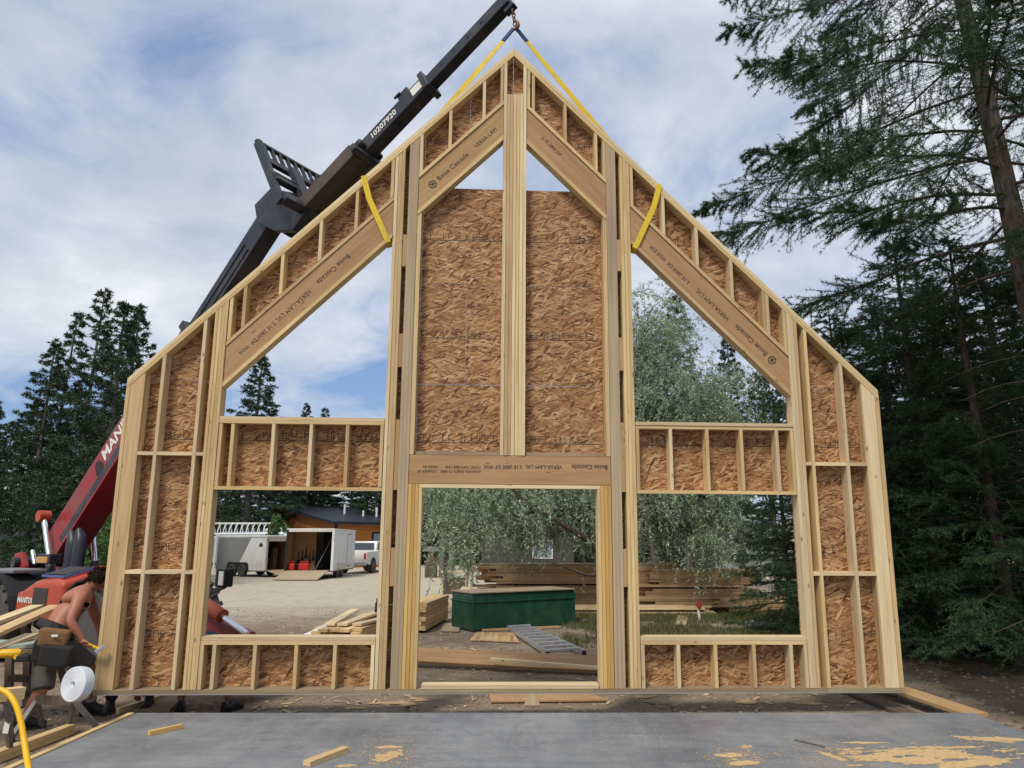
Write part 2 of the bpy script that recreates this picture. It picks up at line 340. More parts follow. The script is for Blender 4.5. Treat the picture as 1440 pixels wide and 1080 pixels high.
def ground_mat():
    m, nt, b = newmat('dirt_and_gravel'); v = coords(nt)
    sep = nd(nt, 'ShaderNodeSeparateXYZ', {0: v}); X, Y = sep.outputs[0], sep.outputs[1]
    wob = noise(nt, v, 0.35, 5, 0.6).outputs[0]; fine = noise(nt, v, 26, 6, 0.75).outputs[0]; mid = noise(nt, v, 3.0, 6, 0.7, 0.4).outputs[0]
    tex = math_(nt, 'ADD', math_(nt, 'MULTIPLY', fine, 0.55), math_(nt, 'MULTIPLY', mid, 0.5))
    dirt = ramp(nt, tex, [(0.3, (0.095, 0.067, 0.047)), (0.5, (0.24, 0.178, 0.125)), (0.7, (0.42, 0.33, 0.24))])
    grav = ramp(nt, tex, [(0.32, (0.27, 0.225, 0.165)), (0.52, (0.48, 0.415, 0.315)), (0.72, (0.62, 0.55, 0.44))])
    dist = math_(nt, 'ADD', math_(nt, 'SUBTRACT', Y, 15.5), math_(nt, 'MULTIPLY', math_(nt, 'SUBTRACT', wob, 0.5), 9.0))
    lot = ramp(nt, math_(nt, 'MULTIPLY', dist, 0.16), [(0.0, (0, 0, 0)), (1.0, (1, 1, 1))])
    c = mix(nt, lot, dirt, grav)
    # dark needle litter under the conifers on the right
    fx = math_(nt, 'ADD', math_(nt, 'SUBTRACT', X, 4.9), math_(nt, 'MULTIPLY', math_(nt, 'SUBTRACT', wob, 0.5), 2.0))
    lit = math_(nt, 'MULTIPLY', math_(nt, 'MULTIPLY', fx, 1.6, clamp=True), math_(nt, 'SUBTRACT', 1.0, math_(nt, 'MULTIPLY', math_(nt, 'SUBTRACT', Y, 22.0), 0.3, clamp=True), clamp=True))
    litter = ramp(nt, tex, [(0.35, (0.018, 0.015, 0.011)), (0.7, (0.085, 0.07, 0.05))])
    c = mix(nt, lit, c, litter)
    nt.links.new(c, b.inputs['Base Color']); b.inputs['Roughness'].default_value = 0.95; b.inputs['Specular IOR Level'].default_value = 0.1
    bump(nt, b, tex, 0.9, 0.05); return m
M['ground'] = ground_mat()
def slab_mat():
    m, nt, b = newmat('troweled_concrete'); v = coords(nt)
    a = noise(nt, v, 1.1, 6, 0.6, 0.3).outputs[0]; f = noise(nt, v, 40, 5, 0.7).outputs[0]
    st = noise(nt, coords(nt, (1.2, 9, 1), (0, 0, 0.5)), 1.0, 5, 0.65).outputs[0]
    st2 = noise(nt, coords(nt, (7, 1.0, 1), (0, 0, -0.3)), 1.0, 5, 0.65).outputs[0]
    t = math_(nt, 'ADD', math_(nt, 'MULTIPLY', a, 0.5), math_(nt, 'ADD', math_(nt, 'MULTIPLY', f, 0.2), math_(nt, 'ADD', math_(nt, 'MULTIPLY', st, 0.25), math_(nt, 'MULTIPLY', st2, 0.2))))
    c = ramp(nt, t, [(0.40, (0.10, 0.107, 0.118)), (0.56, (0.185, 0.192, 0.2)), (0.72, (0.285, 0.285, 0.28))])
    grit = noise(nt, v, 160, 3, 0.8).outputs[0]; c = mix(nt, 0.5, c, ramp(nt, grit, [(0.35, (0.55, 0.55, 0.55)), (0.62, (1.25, 1.25, 1.25))]), 'MULTIPLY')
    wv_ = noise(nt, v, 0.7, 4, 0.6, 1.2).outputs[0]; line = math_(nt, 'ABSOLUTE', math_(nt, 'SUBTRACT', wv_, 0.5)); c = mix(nt, math_(nt, 'MULTIPLY', ramp(nt, line, [(0.0, (1, 1, 1)), (0.006, (0, 0, 0))]), 0.35), c, (0.07, 0.07, 0.075))
    pat = noise(nt, v, 2.3, 7, 0.7, 0.8).outputs[0]; c = mix(nt, ramp(nt, pat, [(0.5, (0, 0, 0)), (0.75, (0.45, 0.45, 0.45))]), c, (0.33, 0.325, 0.315))
    # chalk / rust stain
    mp = nd(nt, 'ShaderNodeMapping', {'Vector': nd(nt, 'ShaderNodeTexCoord').outputs['Object'], 'Location': (-1.75, -6.85, 0)}).outputs[0]
    dd = nd(nt, 'ShaderNodeVectorMath', {0: mp}, operation='LENGTH').outputs['Value']
    sn = noise(nt, v, 4.0, 6, 0.7, 1.5).outputs[0]
    sf = math_(nt, 'MULTIPLY', math_(nt, 'SUBTRACT', 1.0, math_(nt, 'MULTIPLY', dd, 2.2), clamp=True), ramp(nt, sn, [(0.45, (0, 0, 0)), (0.62, (1, 1, 1))]), clamp=True)
    c = mix(nt, math_(nt, 'MULTIPLY', sf, 0.6), c, (0.17, 0.1, 0.11))
    nt.links.new(c, b.inputs['Base Color']); b.inputs['Roughness'].default_value = 0.55; b.inputs['Specular IOR Level'].default_value = 0.35
    bump(nt, b, t, 0.25, 0.006); return m
M['slab'] = slab_mat()
# ---------------------------------------------------------------- setting
def build_setting():
    mb = MB(); xs = [-400, -60, -20, 0, 20, 60, 400]; ys = [-60, 0, 10, 20, 40, 80, 500]
    mb.v = [(x, y, GZ) for y in ys for x in xs]
    mb.f = [(j*7+i, j*7+i+1, (j+1)*7+i+1, (j+1)*7+i) for j in range(6) for i in range(6)]
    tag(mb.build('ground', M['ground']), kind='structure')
    s = MB(); s.box((0.42, 2.15, -0.099), (8.24, 10.3, 0.198)); o = s.build('concrete_slab', M['slab'], bevel=0.008); tag(o, kind='structure')
build_setting()
# ---------------------------------------------------------------- framed gable wall
rng = random.Random(7)
TILT, YAW, ROLL = 5.23081038e-02, 4.37598300e-02, 5.84942408e-03
WM = Matrix.Translation((-0.0357, 7.7269, CAMZ-1.5259)) @ Matrix.Rotation(YAW, 4, 'Z') @ Matrix.Rotation(TILT, 4, 'X') @ Matrix.Rotation(ROLL, 4, 'Y')
def W(u, d, v): return WM @ Vector((u, d, v))
HH = 7.565; RT2 = math.sqrt(2); HALF = 4.267; DEP = 0.14
wall = thing('gable_frame', 'tall pine stud gable frame with orange strand-board sheathing hanging from yellow slings', 'timber frame')
wall.matrix_world = WM
def member(name, poly, d0, d1, mat, ang=0.0, jit=True, bevel=0.0):
    """polygon in the wall's (u, v) plane extruded in depth; local z of the piece runs at ang from vertical"""
    cu = sum(p[0] for p in poly)/len(poly); cv = sum(p[1] for p in poly)/len(poly)
    ca, sa = math.cos(ang), math.sin(ang)
    loc = [((u-cu)*ca-(v-cv)*sa, (u-cu)*sa+(v-cv)*ca) for u, v in poly]
    mb = MB(); mb.prism(loc, d0, d1, lambda p, q, t: (p, t, q))
    j = rng.uniform(-.005, .005) if jit else 0
    return mb.build(name, M[mat] if isinstance(mat, str) else mat, wall, bevel, M=Matrix.Translation((cu, j, cv)) @ Matrix.Rotation(ang, 4, 'Y'))
def roof(u, d=0.0): return HH-abs(u)-d*RT2
def stud(u0, v0, v1=None, w=0.0365, mat=None, d0=0.0, d1=DEP, top=0.081, under=None):
    """vertical stud; v1 None = cut to the roof slope at perpendicular offset top"""
    u1 = u0+w; a = rng.uniform(-.0012, .0012)
    ta = v1 if v1 is not None else roof(u0, top)-.003; tb = v1 if v1 is not None else roof(u1, top)-.003
    ba = v0 if under is None else roof(u0, under)+.003; bb = v0 if under is None else roof(u1, under)+.003
    mat = mat or rng.choice(('pine', 'pine', 'pine_pale'))
    return member('stud', [(u0+a, ba), (u1+a, bb), (u1, tb), (u0, ta)], d0, d1, mat)
def hplate(name, u0, u1, v0, v1, mat='pine', d0=0.0, d1=DEP): return member(name, [(u0, v0), (u1, v0), (u1, v1), (u0, v1)], d0, d1, mat, math.pi/2)
def clip(poly, a, b, c):          # keep a*u+b*v <= c
    out = []
    for i in range(len(poly)):
        p, q = poly[i], poly[(i+1) % len(poly)]; fp = a*p[0]+b*p[1]-c; fq = a*q[0]+b*q[1]-c
        if fp <= 0: out.append(p)
        if (fp < 0) != (fq < 0) and abs(fp-fq) > 1e-9:
            t = fp/(fp-fq); out.append((p[0]+(q[0]-p[0])*t, p[1]+(q[1]-p[1])*t))
    return out
def build_wall():
    # plates
    for a, b in ((-HALF, -1.62), (-1.617, 0.9), (0.903, 3.42), (3.423, HALF)): hplate('bottom_plate', a, b, 0.0, 0.038, 'plate_grey')
    for sgn in (-1, 1):
        for k in range(2):
            d0, d1 = k*0.0415, k*0.0415+0.037
            e = 0.004
            P = [(sgn*HALF, roof(HALF, d0)), (sgn*HALF, roof(HALF, d1)), (sgn*e, roof(e, d1)), (sgn*e, roof(e, d0))]
            member('top_plate', P, 0.0 if k else 0.004, DEP, 'pine' if k else 'pine_pale', sgn*-math.pi/4 if sgn > 0 else math.pi/4, jit=False)
    hplate('sill_gasket', -HALF+.01, HALF-.01, -.009, -.002, 'foam_grey', -.004, DEP+.02)
    # corners
    B = 0.041
    member('corner_stud', [(-HALF, B), (-4.229, B), (-4.229, roof(4.229, .081)-.003), (-HALF, roof(HALF, .081)-.003)], 0, DEP, 'pine')
    member('corner_board', [(-4.226, B), (-4.076, B), (-4.076, roof(4.076, .081)-.003), (-4.226, roof(4.226, .081)-.003)], 0.002, 0.04, 'pine', jit=False)
    stud(-4.115, B, d0=.042)
    member('corner_stud', [(HALF-.045, B), (HALF, B), (HALF, roof(HALF, .081)-.003), (HALF-.045, roof(HALF-.045, .081)-.003)], 0, DEP, 'pine')
    member('corner_board', [(4.072, B), (4.218, B), (4.218, roof(4.218, .081)-.003), (4.072, roof(4.072, .081)-.003)], 0.002, 0.04, 'pine_pale', jit=False)
    stud(4.078, B, d0=.042)
    # bay studs, blocking, king groups
    for u in (-3.903, -3.487, 3.825, 3.426): stud(u, B)
    for k in range(4): stud(-3.367+k*.0352, B, w=.0318)
    for k in range(3): stud(3.235+k*.0402, B, w=.037)
    stud(-3.408, B) if False else None
    for vv, segs in ((2.452, ((-4.074, -3.905), (-3.865, -3.489), (-3.449, -3.369))), (1.197, ((-4.074, -3.905), (-3.865, -3.489), (-3.449, -3.369)))):
        for a, b in segs: hplate('blocking', a, b, vv, vv+.038, 'pine_pale')
    for vv in (2.418, 1.208):
        for a, b in ((3.864, 4.07), (3.464, 3.823), (3.357, 3.424)): hplate('blocking', a, b, vv, vv+.038, 'pine_pale')
    # main posts beside the door: three studs, spacer gap, laminated post
    for sgn in (-1, 1):
        for k in range(3):
            u = 1.293+k*.0392; stud(u if sgn > 0 else -u-.036, B, w=.036)
        a, b = 1.128, 1.242
        member('laminated_post', [(sgn*a, B), (sgn*b, B), (sgn*b, roof(b, .081)-.003), (sgn*a, roof(a, .081)-.003)], 0.002, DEP, 'lvl_edge', jit=False)
        for v0, v1 in ((4.68, 5.07), (3.48, 3.87), (2.10, 2.88), (1.08, 1.48)):
            member('spacer_block', [(sgn*1.244, v0), (sgn*1.291, v0), (sgn*1.291, v1), (sgn*1.244, v1)], 0.006, DEP, 'lvl')
        # door jack studs
        for k in range(4):
            u = 0.968+k*.039; top = 2.126 if k == 0 else 2.168
            stud(u if sgn > 0 else -u-.0375, B+(0 if k else .0), top, w=.0355, mat='pine' if k == 0 else 'pine_gold')
        # upper jack stud beside the tall panel
        u = 1.078; stud(u if sgn > 0 else -u-.046, 2.492, None, w=.046, top=.80, mat='pine')
    hplate('door_header_plate', -1.004, 1.004, 2.129, 2.1675, 'pine_pale')
    beam = hplate('laminated_beam', -1.122, 1.122, 2.172, 2.488, 'lvl', 0.004)
    hplate('bearing_plate', -1.06, -.122, 2.492, 2.53, 'plate_grey', 0.03); hplate('bearing_plate', .166, 1.06, 2.492, 2.53, 'plate_grey', 0.03)
    hplate('threshold_plate', -0.915, 0.955, 0.042, 0.08, 'pine_pale')
    # centre post
    for k in range(7):
        u = -.118+k*.04
        if k in (0, 6): stud(u, 2.492, w=.037, mat='pine_pale')
        else: stud(u, 2.492, 6.93+rng.uniform(-.006, .006), w=.0362)
    # sloping headers
    hd = {}
    for key, u0, u1 in (('lo', -3.224, -1.414), ('ro', 1.414, 3.232), ('lc', -1.124, -.122), ('rc', .166, 1.124)):
        sg = -1 if u0 < 0 else 1; ang = math.pi/4 if sg < 0 else -math.pi/4
        def band(d0, d1): return [(u0, roof(u0, d0)), (u1, roof(u1, d0)), (u1, roof(u1, d1)), (u0, roof(u0, d1))]
        member('header_top_plate', band(.425, .463), 0, DEP, 'pine', ang); member('header_bottom_plate', band(.757, .797), 0, DEP, 'pine', ang)
        hd[key] = member('laminated_header', band(.4655, .7545), 0.012, .1, 'lvl', ang, jit=False)
    # cripples over the headers
    for u in (-3.218, -3.074, -2.678, -2.26, -1.859, -1.453, 1.793, 2.185, 2.588, 2.96, 3.002, 3.193, 1.416, -1.122, -.783, -.379, -.162, .206-.038, .225, .616, .99, 1.087):
        if abs(u) < 1.13 and False: continue
        stud(u, 0, None, under=.425)
    # infill band and lower cripples
    for a, b in ((-3.224, -1.414), (1.414, 3.232)):
        hplate('sill_plate', a, b, 2.853, 2.89, 'pine_pale'); hplate('band_plate', a, b, 2.814, 2.851, 'pine'); hplate('band_plate', a, b, 2.087, 2.124, 'pine')
        hplate('sill_plate', a, b, .523, .561, 'pine_pale'); hplate('sill_plate', a, b, .483, .521, 'pine')
    for u in (-3.222, -3.091, -2.646, -2.234, -1.835, -1.453, 1.416, 1.795, 2.211, 2.605, 3.017, 3.193): stud(u, 2.126, 2.812)
    for u in (-3.222, -3.096, -2.679, -2.253, -1.85, -1.453, 1.416, 1.801, 2.206, 2.624, 3.032, 3.193): stud(u, B, .481)
    # sheathing, sheet by sheet
    rows = [-.03, .87, 2.09, 3.31, 4.515, 5.735, 6.95, 8.2]
    full = lambda a, b, v0=-.03: [(a, v0), (b, v0), (b, roof(b, .004)), (a, roof(a, .004))]
    regs = []
    for s in (-1, 1):
        e = lambda a, b: (a, b) if s > 0 else (-b, -a)
        regs.append(full(*e(3.234, HALF-.003)))
        a, b = e(1.411, 3.232)
        regs.append([(a, roof(a, .77)), (b, roof(b, .77)), (b, roof(b, .004)), (a, roof(a, .004))])
        regs.append([(a, 2.092), (b, 2.092), (b, 2.872), (a, 2.872)]); regs.append([(a, -.03), (b, -.03), (b, .548), (a, .548)])
        a, b = e(1.072, 1.409); regs.append(full(a, b, 2.092)); a, b = e(.985, 1.409); regs.append([(a, -.03), (b, -.03), (b, 2.09), (a, 2.09)])
        a, b = e(0.002, 1.07); pol = full(a, b, 5.737); regs.append(clip(pol, -s if False else (-1 if s > 0 else 1), -1, -(HH-.77*RT2)))
    regs.append([(-1.07, 2.19), (1.07, 2.19), (1.07, 5.733), (-1.07, 5.733)])
    for pol in regs:
        for i in range(len(rows)-1):
            g = .0022
            cell = clip(clip(pol, 0, -1, -(rows[i]+g)), 0, 1, rows[i+1]-g)
            if len(cell) < 3: continue
            seam = (0.69 if i % 2 == 0 else -0.53)
            cuts = [seam+2.44*k for k in range(-3, 4)]
            pieces = [cell]
            for cu in cuts:
                nxt = []
                for c in pieces:
                    l = clip(c, 1, 0, cu-.0008); r = clip(c, -1, 0, -(cu+.0008))
                    nxt += [q for q in (l, r) if len(q) > 2]
                pieces = nxt
            for c in pieces:
                us = [p[0] for p in c]; v_ = [p[1] for p in c]
                if max(us)-min(us) < .02 or max(v_)-min(v_) < .02: continue
                pan = member('sheathing_panel', c, DEP+.004, DEP+.0155, 'osb', 0.0, jit=False)
                # printed grade stamps, a row of boxes and strokes along the middle of each sheet
                vs_ = rows[i]+.60; mb = MB(); r2 = random.Random(i*77+int((min(us)+9)*100))
                if not (min(v_) < vs_-.05 and max(v_) > vs_+.05): continue
                x = min(us)+.02; o = Vector((sum(us)/len(us), 0, sum(v_)/len(v_)))
                def inside(x_, z_):
                    return all((c[(k+1) % len(c)][0]-c[k][0])*(z_-c[k][1])-(c[(k+1) % len(c)][1]-c[k][1])*(x_-c[k][0]) >= -1e-6 for k in range(len(c)))
                def q(x0, x1, z0, z1):
                    if not (inside(x0, z0) and inside(x1, z1) and inside(x0, z1) and inside(x1, z0)): return
                    y = DEP+.0035-o.y; mb.quad((x0-o.x, y, z0-o.z), (x1-o.x, y, z0-o.z), (x1-o.x, y, z1-o.z), (x0-o.x, y, z1-o.z))
                ends = [c_ for c_ in (min(us)+.005, max(us)-.005)]
                for kk in range(40):
                    xx = ends[0]+.06*kk
                    if i in (2, 3, 4) and xx+.06 < ends[1]: q(xx, xx+.058, vs_-.055, vs_-.046)
                while x < max(us)-.1:
                    wd = r2.uniform(.05, .1); hgt = .036
                    if r2.random() < .8:
                        q(x, x+.008, vs_-hgt, vs_+hgt)
                        if r2.random() < .6: q(x, x+wd*.7, vs_+hgt-.007, vs_+hgt)
                        if r2.random() < .5: q(x, x+wd*.6, vs_-.004, vs_+.004)
                        if r2.random() < .6: q(x, x+wd*.7, vs_-hgt, vs_-hgt+.007)
                        if r2.random() < .5: q(x+wd*.7, x+wd*.7+.008, vs_-hgt, vs_+hgt)
                    x += wd
                if mb.f: tag(mb.build('grade_stamp', M['ink_grey'], pan), kind='stuff')
    # manufacturer's print on the laminated headers
    def put(head, txt, size, u, v, ang, dep, mat='ink'):
        me = text_mesh(txt, size, M[mat])
        ca, sa = math.cos(ang), math.sin(ang)
        T = Matrix(((ca, -sa, 0, u), (0, 0, -1, dep), (sa, ca, 0, v), (0, 0, 0, 1)))
        o = link('printed_lettering', me, head, head.matrix_local.inverted() @ T); return o
    def logo(head, u, v, r, dep):
        mb = MB(); n = 20
        for r0, r1, k0, k1 in ((r*.82, r, 0, n), (0.0, r*.3, 0, n)):
            for k in range(n):
                a0, a1 = 2*math.pi*k/n, 2*math.pi*(k+1)/n
                mb.quad(*[(u+rr*math.cos(a), dep, v+rr*math.sin(a)) for rr, a in ((r0, a0), (r1, a0), (r1, a1), (r0, a1))])
        for k in range(6):
            a = k*math.pi/3+.3; mb.quad(*[(u+rr*math.cos(a+o_), dep, v+rr*math.sin(a+o_)) for rr, o_ in ((r*.3, -.25), (r*.8, -.14), (r*.8, .14), (r*.3, .25))])
        link('printed_logo', mb.mesh('printed_logo', M['ink']), head, head.matrix_local.inverted())
    dep = .0102; q4 = math.pi/4; s2 = 1/RT2
    def along(u, sgn, perp, vsh=0): return u, roof(u, perp)
    # left outer: upside down, logo at the upper end
    logo(hd['lo'], *along(-1.83, -1, .61), .05, dep)
    put(hd['lo'], 'Boise Cascade', .085, *along(-1.9, -1, .61), q4+math.pi, dep)
    put(hd['lo'], 'VERSA-LAM LVL', .075, *along(-2.32, -1, .625), q4+math.pi, dep)
    put(hd['lo'], '2.1E 2800 DF  WHI', .065, *along(-2.70, -1, .63), q4+math.pi, dep)
    logo(hd['lc'], *along(-.96, -1, .63), .05, dep); put(hd['lc'], 'Boise Cascade', .085, *along(-.90, -1, .63), q4, dep); put(hd['lc'], 'VERSA-LAM', .07, *along(-.46, -1, .63), q4, dep)
    put(hd['rc'], '2.1E 2800 DF', .06, *along(.35, 1, .6), -q4, dep, 'ink_grey')
    logo(hd['ro'], *along(3.04, 1, .63), .05, dep)
    put(hd['ro'], 'Boise Cascade', .085, *along(2.98, 1, .63), -q4+math.pi, dep); put(hd['ro'], 'VERSA-LAM LVL', .075, *along(2.55, 1, .64), -q4+math.pi, dep)
    put(hd['ro'], '2.1E 2800 DF  WHI ESR', .065, *along(2.1, 1, .65), -q4+math.pi, dep)
    put(beam, 'Boise Cascade', .07, 1.09, 2.375, math.pi, .001); put(beam, 'VERSA-LAM LVL', .06, .58, 2.37, math.pi, .001); put(beam, '2.1E 2800 DF WHI', .055, .13, 2.365, math.pi, .001)
    for i, (a_, b_) in enumerate((('CCMC 12472-R', 'ANSI/APA PRG'), ('ESR-1040', '074 T3 0900'), ('MADE IN', 'CANADA 09'))): put(beam, a_, .04, -.33-.24*i, 2.36, math.pi, .001); put(beam, b_, .04, -.33-.24*i, 2.31, math.pi, .001)
build_wall()
# ---------------------------------------------------------------- telehandler
def ribbon(mb, pts, nrms, w, th=.006):
    """flat webbing: centre points, face normals, width"""
    n = len(pts); vs = []
    for i in range(n):
        p = Vector(pts[i]); t = (Vector(pts[min(i+1, n-1)])-Vector(pts[max(i-1, 0)])).normalized(); nn = Vector(nrms[i]).normalized()
        nn = (nn-t*nn.dot(t)).normalized(); sd = t.cross(nn)
        for a, b in ((-1, -1), (1, -1), (1, 1), (-1, 1)): vs.append(p+sd*a*w/2+nn*b*th/2)
    fs = [(i*4+k, i*4+(k+1) % 4, i*4+4+(k+1) % 4, i*4+4+k) for i in range(n-1) for k in range(4)]+[(3, 2, 1, 0), tuple((n-1)*4+k for k in range(4))]
    mb.add(vs, fs)
HOOK = W(0.012, .07, 7.93)
def wheel(parent, x, y, z, r, w, side):
    wh = bpy.data.objects.new('wheel', None); C.objects.link(wh); wh.parent = parent; wh.location = (x, y, z); wh.empty_display_size = .2
    Mx = Matrix.Rotation(math.pi/2, 4, 'X')
    t = MB(); t.lathe([(r*.55, -w/2*.92), (r*.9, -w/2), (r*.985, -w/2*.75), (r, -w/4), (r, w/4), (r*.985, w/2*.75), (r*.9, w/2), (r*.55, w/2*.92)], Mx, 28, close=True)
    if r > .45:
        for k in range(18):
            a = 2*math.pi*k/18
            for s in (-1, 1):
                a2 = a+(0.17 if s > 0 else 0)
                t.box((math.sin(a2)*r*.995, s*w*.23, math.cos(a2)*r*.995), (.07, w*.5, .06), Matrix.Rotation(a2, 3, 'Y') @ Matrix.Rotation(s*.45, 3, 'Z'))
    t.build('tyre', M['tyre'], wh, smooth='auto')
    d = MB(); d.lathe([(r*.56, -w*.4), (r*.5, -w*.2), (r*.2, -w*.16), (r*.2, w*.16), (r*.5, w*.2), (r*.56, w*.4)], Mx, 24)
    for k in range(6): d.lathe([(.022, 0), (.022, .05)], Matrix.Translation((math.cos(k)*r*.3, side*w*.17, math.sin(k*1.047)*r*.3)) @ Matrix.Rotation(-side*math.pi/2, 4, 'X'), 6)
    d.build('rim', M['rim'], wh, smooth='auto'); return wh
def build_telehandler():
    P = Vector((-8.9, 13.1, GZ)); hv = Vector((HOOK.x-P.x, HOOK.y-P.y, 0)); hl = hv.length; az = math.atan2(hv.y, hv.x)
    t = thing('telehandler', 'red and orange telehandler with dark extended boom lifting the gable frame', 'telehandler', P, az)
    zz = -GZ                                              # local z of world zero
    def L(s, y, z): return Vector((s, y, z+zz))           # s forward, y to the machine's left, z world height
    # --- chassis
    ch = MB(); ch.box(L(2.6, -.05, .55), (4.8, .9, .42)); ch.box(L(.35, 0, .85), (.9, 1.7, .55)); ch.build('chassis', M['steel_dark'], t, .03)
    for s, y, sd in ((1.55, -.98, -1), (1.55, .9, 1), (4.4, -.92, -1), (3.9, .72, 1)): wheel(t, s, y, .6, .6, .42, sd)
    for s in (1.55, 4.4):
        fd = MB(); pts = [(s+math.cos(a)*.74, .6+math.sin(a)*.68) for a in np.linspace(.25, math.pi-.25, 9)]
        for i in range(8):
            (a0, b0), (a1, b1) = pts[i], pts[i+1]
            fd.add([(a0, -1.2, b0), (a1, -1.2, b1), (a1, -.72, b1), (a0, -.72, b0), (a0, -1.2, b0+.025), (a1, -1.2, b1+.025), (a1, -.72, b1+.025), (a0, -.72, b0+.025)], [(0, 1, 2, 3), (7, 6, 5, 4), (0, 4, 5, 1), (3, 2, 6, 7)])
        fd.build('mudguard', M['black'], t)
    # --- engine hood on the right-hand side
    hd = MB(); prof = [(2.28, .52), (2.28, .92), (2.42, 1.12), (2.85, 1.27), (3.4, 1.31), (3.68, 1.28), (3.74, .52)]
    hd.prism(prof, -1.16, -.45, lambda p, q, y: L(p+(.06 if y < -1 and p < 2.5 else 0), y, q-(.2 if y < -1 and q > 1.1 else 0))); hood = hd.build('engine_hood', M['orange'], t, .07, 'auto', 3)
    g = MB(); g.box(L(3.1, -1.163, .82), (.42, .012, .34)); g.build('side_grille', M['grille'], hood)
    g = MB(); g.box(L(3.2, -.84, 1.222), (.56, .36, .03), Matrix.Rotation(.27, 3, 'X')); g.build('top_grille', M['grille'], hood)
    g = MB()
    for a, b in (((2.86, -1.06), (3.54, -1.06)), ((3.54, -1.06), (3.54, -.66)), ((2.86, -.66), (3.54, -.66)), ((2.86, -1.06), (2.86, -.66))): g.bar(L(*a, 1.312+(a[1]+.5)*.28), L(*b, 1.312+(b[1]+.5)*.28), .035, .03)
    g.build('chequer_trim', M['bluewhite'], hood)
    def side_text(par, s, size, org, xd, yd, mat='white_print', bold=0.004):
        me = text_mesh(s, size, M[mat], bold=bold); xd = Vector(xd).normalized(); yd = Vector(yd); yd = (yd-xd*yd.dot(xd)).normalized(); zd = xd.cross(yd)
        Tm = Matrix.Translation(org) @ Matrix((xd, yd, zd)).transposed().to_4x4(); return link('lettering', me, par, Tm)
    side_text(hood, 'MANITOU', .11, L(2.42, -1.168, .8), (1, 0, 0), (0, 0, 1))
    # --- cab on the left-hand side
    cb = MB()
    for a, b in (((2.0, .55, 1.0), (2.05, .55, 2.25)), ((2.0, 1.3, 1.0), (2.05, 1.3, 2.25)), ((3.4, .55, 1.0), (3.1, .55, 2.25)), ((3.4, 1.3, 1.0), (3.1, 1.3, 2.25)), ((2.05, .55, 2.25), (3.1, .55, 2.25)), ((2.05, 1.3, 2.25), (3.1, 1.3, 2.25))): cb.bar(L(*a), L(*b), .09, .09)
    cb.box(L(2.57, .92, 2.29), (1.15, .85, .07)); cb.box(L(2.7, .92, .85), (1.45, .85, .5)); cab = cb.build('cab_frame', M['black'], t, .015)
    gl = MB(); gl.quad(L(2.02, .54, 1.1), L(3.36, .54, 1.1), L(3.1, .54, 2.2), L(2.06, .54, 2.2)); gl.build('cab_window', M['glass'], cab)
    # --- boom (local frame along the boom)
    th = math.atan2(4.0, 3.37)
    def boomM(s0, z0, ang): return Matrix.Translation(L(s0, 0, z0)) @ Matrix.Rotation(-ang, 4, 'Y')     # local x along the boom
    # axis through (1.72, 2.5) .. (4.92, 5.55) measured at the photo's edges
    a0 = Vector((.86, 0, 1.42)); a1 = Vector((6.22, 0, 6.68)); d = (a1-a0); bl = d.length; ang = math.atan2(d.z, d.x)
    BM = boomM(a0.x, a0.z, ang)
    def bpart(name, x0, x1, w, h, mat, yo=0, zo=0, bev=.015, par=t):
        mb = MB(); mb.box(((x0+x1)/2, yo, zo), (x1-x0, w, h)); return mb.build(name, M[mat], par, bev, M=BM if par is t else None)
    red = bpart('outer_boom', .1, 3.75, .4, .54, 'red')
    bpart('lower_flange', .5, 3.7, .47, .05, 'red', zo=-.295, par=red); bpart('side_recess', .55, 3.72, .02, .13, 'steel_dark', yo=-.202, zo=-.17, par=red, bev=0)
    bpart('weld_seam', 1.0, 1.02, .41, .5, 'red', zo=.03, par=red, bev=0)
    side_text(red, 'MANITOU', .3, Vector((2.25, -.206, .08)), (1, 0, 0), (0, 0, 1), bold=.008)
    sh = MB(); sh.prism([(1.94, -.03), (2.0, -.1), (2.15, -.1), (2.2, .0), (2.15, .12), (2.08, .17), (2.0, .14)], -.204, -.208, lambda p, q, y: (p, y, q)); sh.build('shield_logo', M['ink'], red)
    mid = bpart('middle_boom', 3.7, 5.05, .33, .43, 'steel_dark'); bpart('inner_boom', 5.0, bl, .27, .36, 'steel_dark', zo=-.01)
    for x, w, h in ((3.72, .47, .6), (5.02, .42, .52)): bpart('boom_collar', x-.06, x+.08, w, h, 'steel_dark')
    hs = MB()
    for yy in (-.05, 0, .05): hs.tube([(3.9, yy, .245), (5.3, yy, .23), (bl-.1, yy, .2)], .014, 6)
    hs.build('hydraulic_hose', M['black'], t, M=BM)
    for k in range(2):
        r_ = MB(); r_.box((5.9, -.14, -.1+.14*k), (1.75, .02, .03)); r_.build('slide_rib', M['steel_dark'], t, M=BM)
    # rear ears, lift cylinders
    for y in (-.36, .36):
        e = MB(); e.prism([(.1, .7), (.75, .7), (.62, 1.25), (.42, 1.48), (.22, 1.46), (.12, 1.2)], y-.05, y+.05, lambda p, q, yy: L(p, yy, q)); e.build('boom_bracket', M['red'], t, .03)
    pn = MB(); pn.lathe([(.09, -.5), (.09, .5)], Matrix.Translation(L(.42, 0, 1.3)) @ Matrix.Rotation(math.pi/2, 4, 'X'), 14); pn.build('pivot_pin', M['steel_dark'], t, smooth='auto')
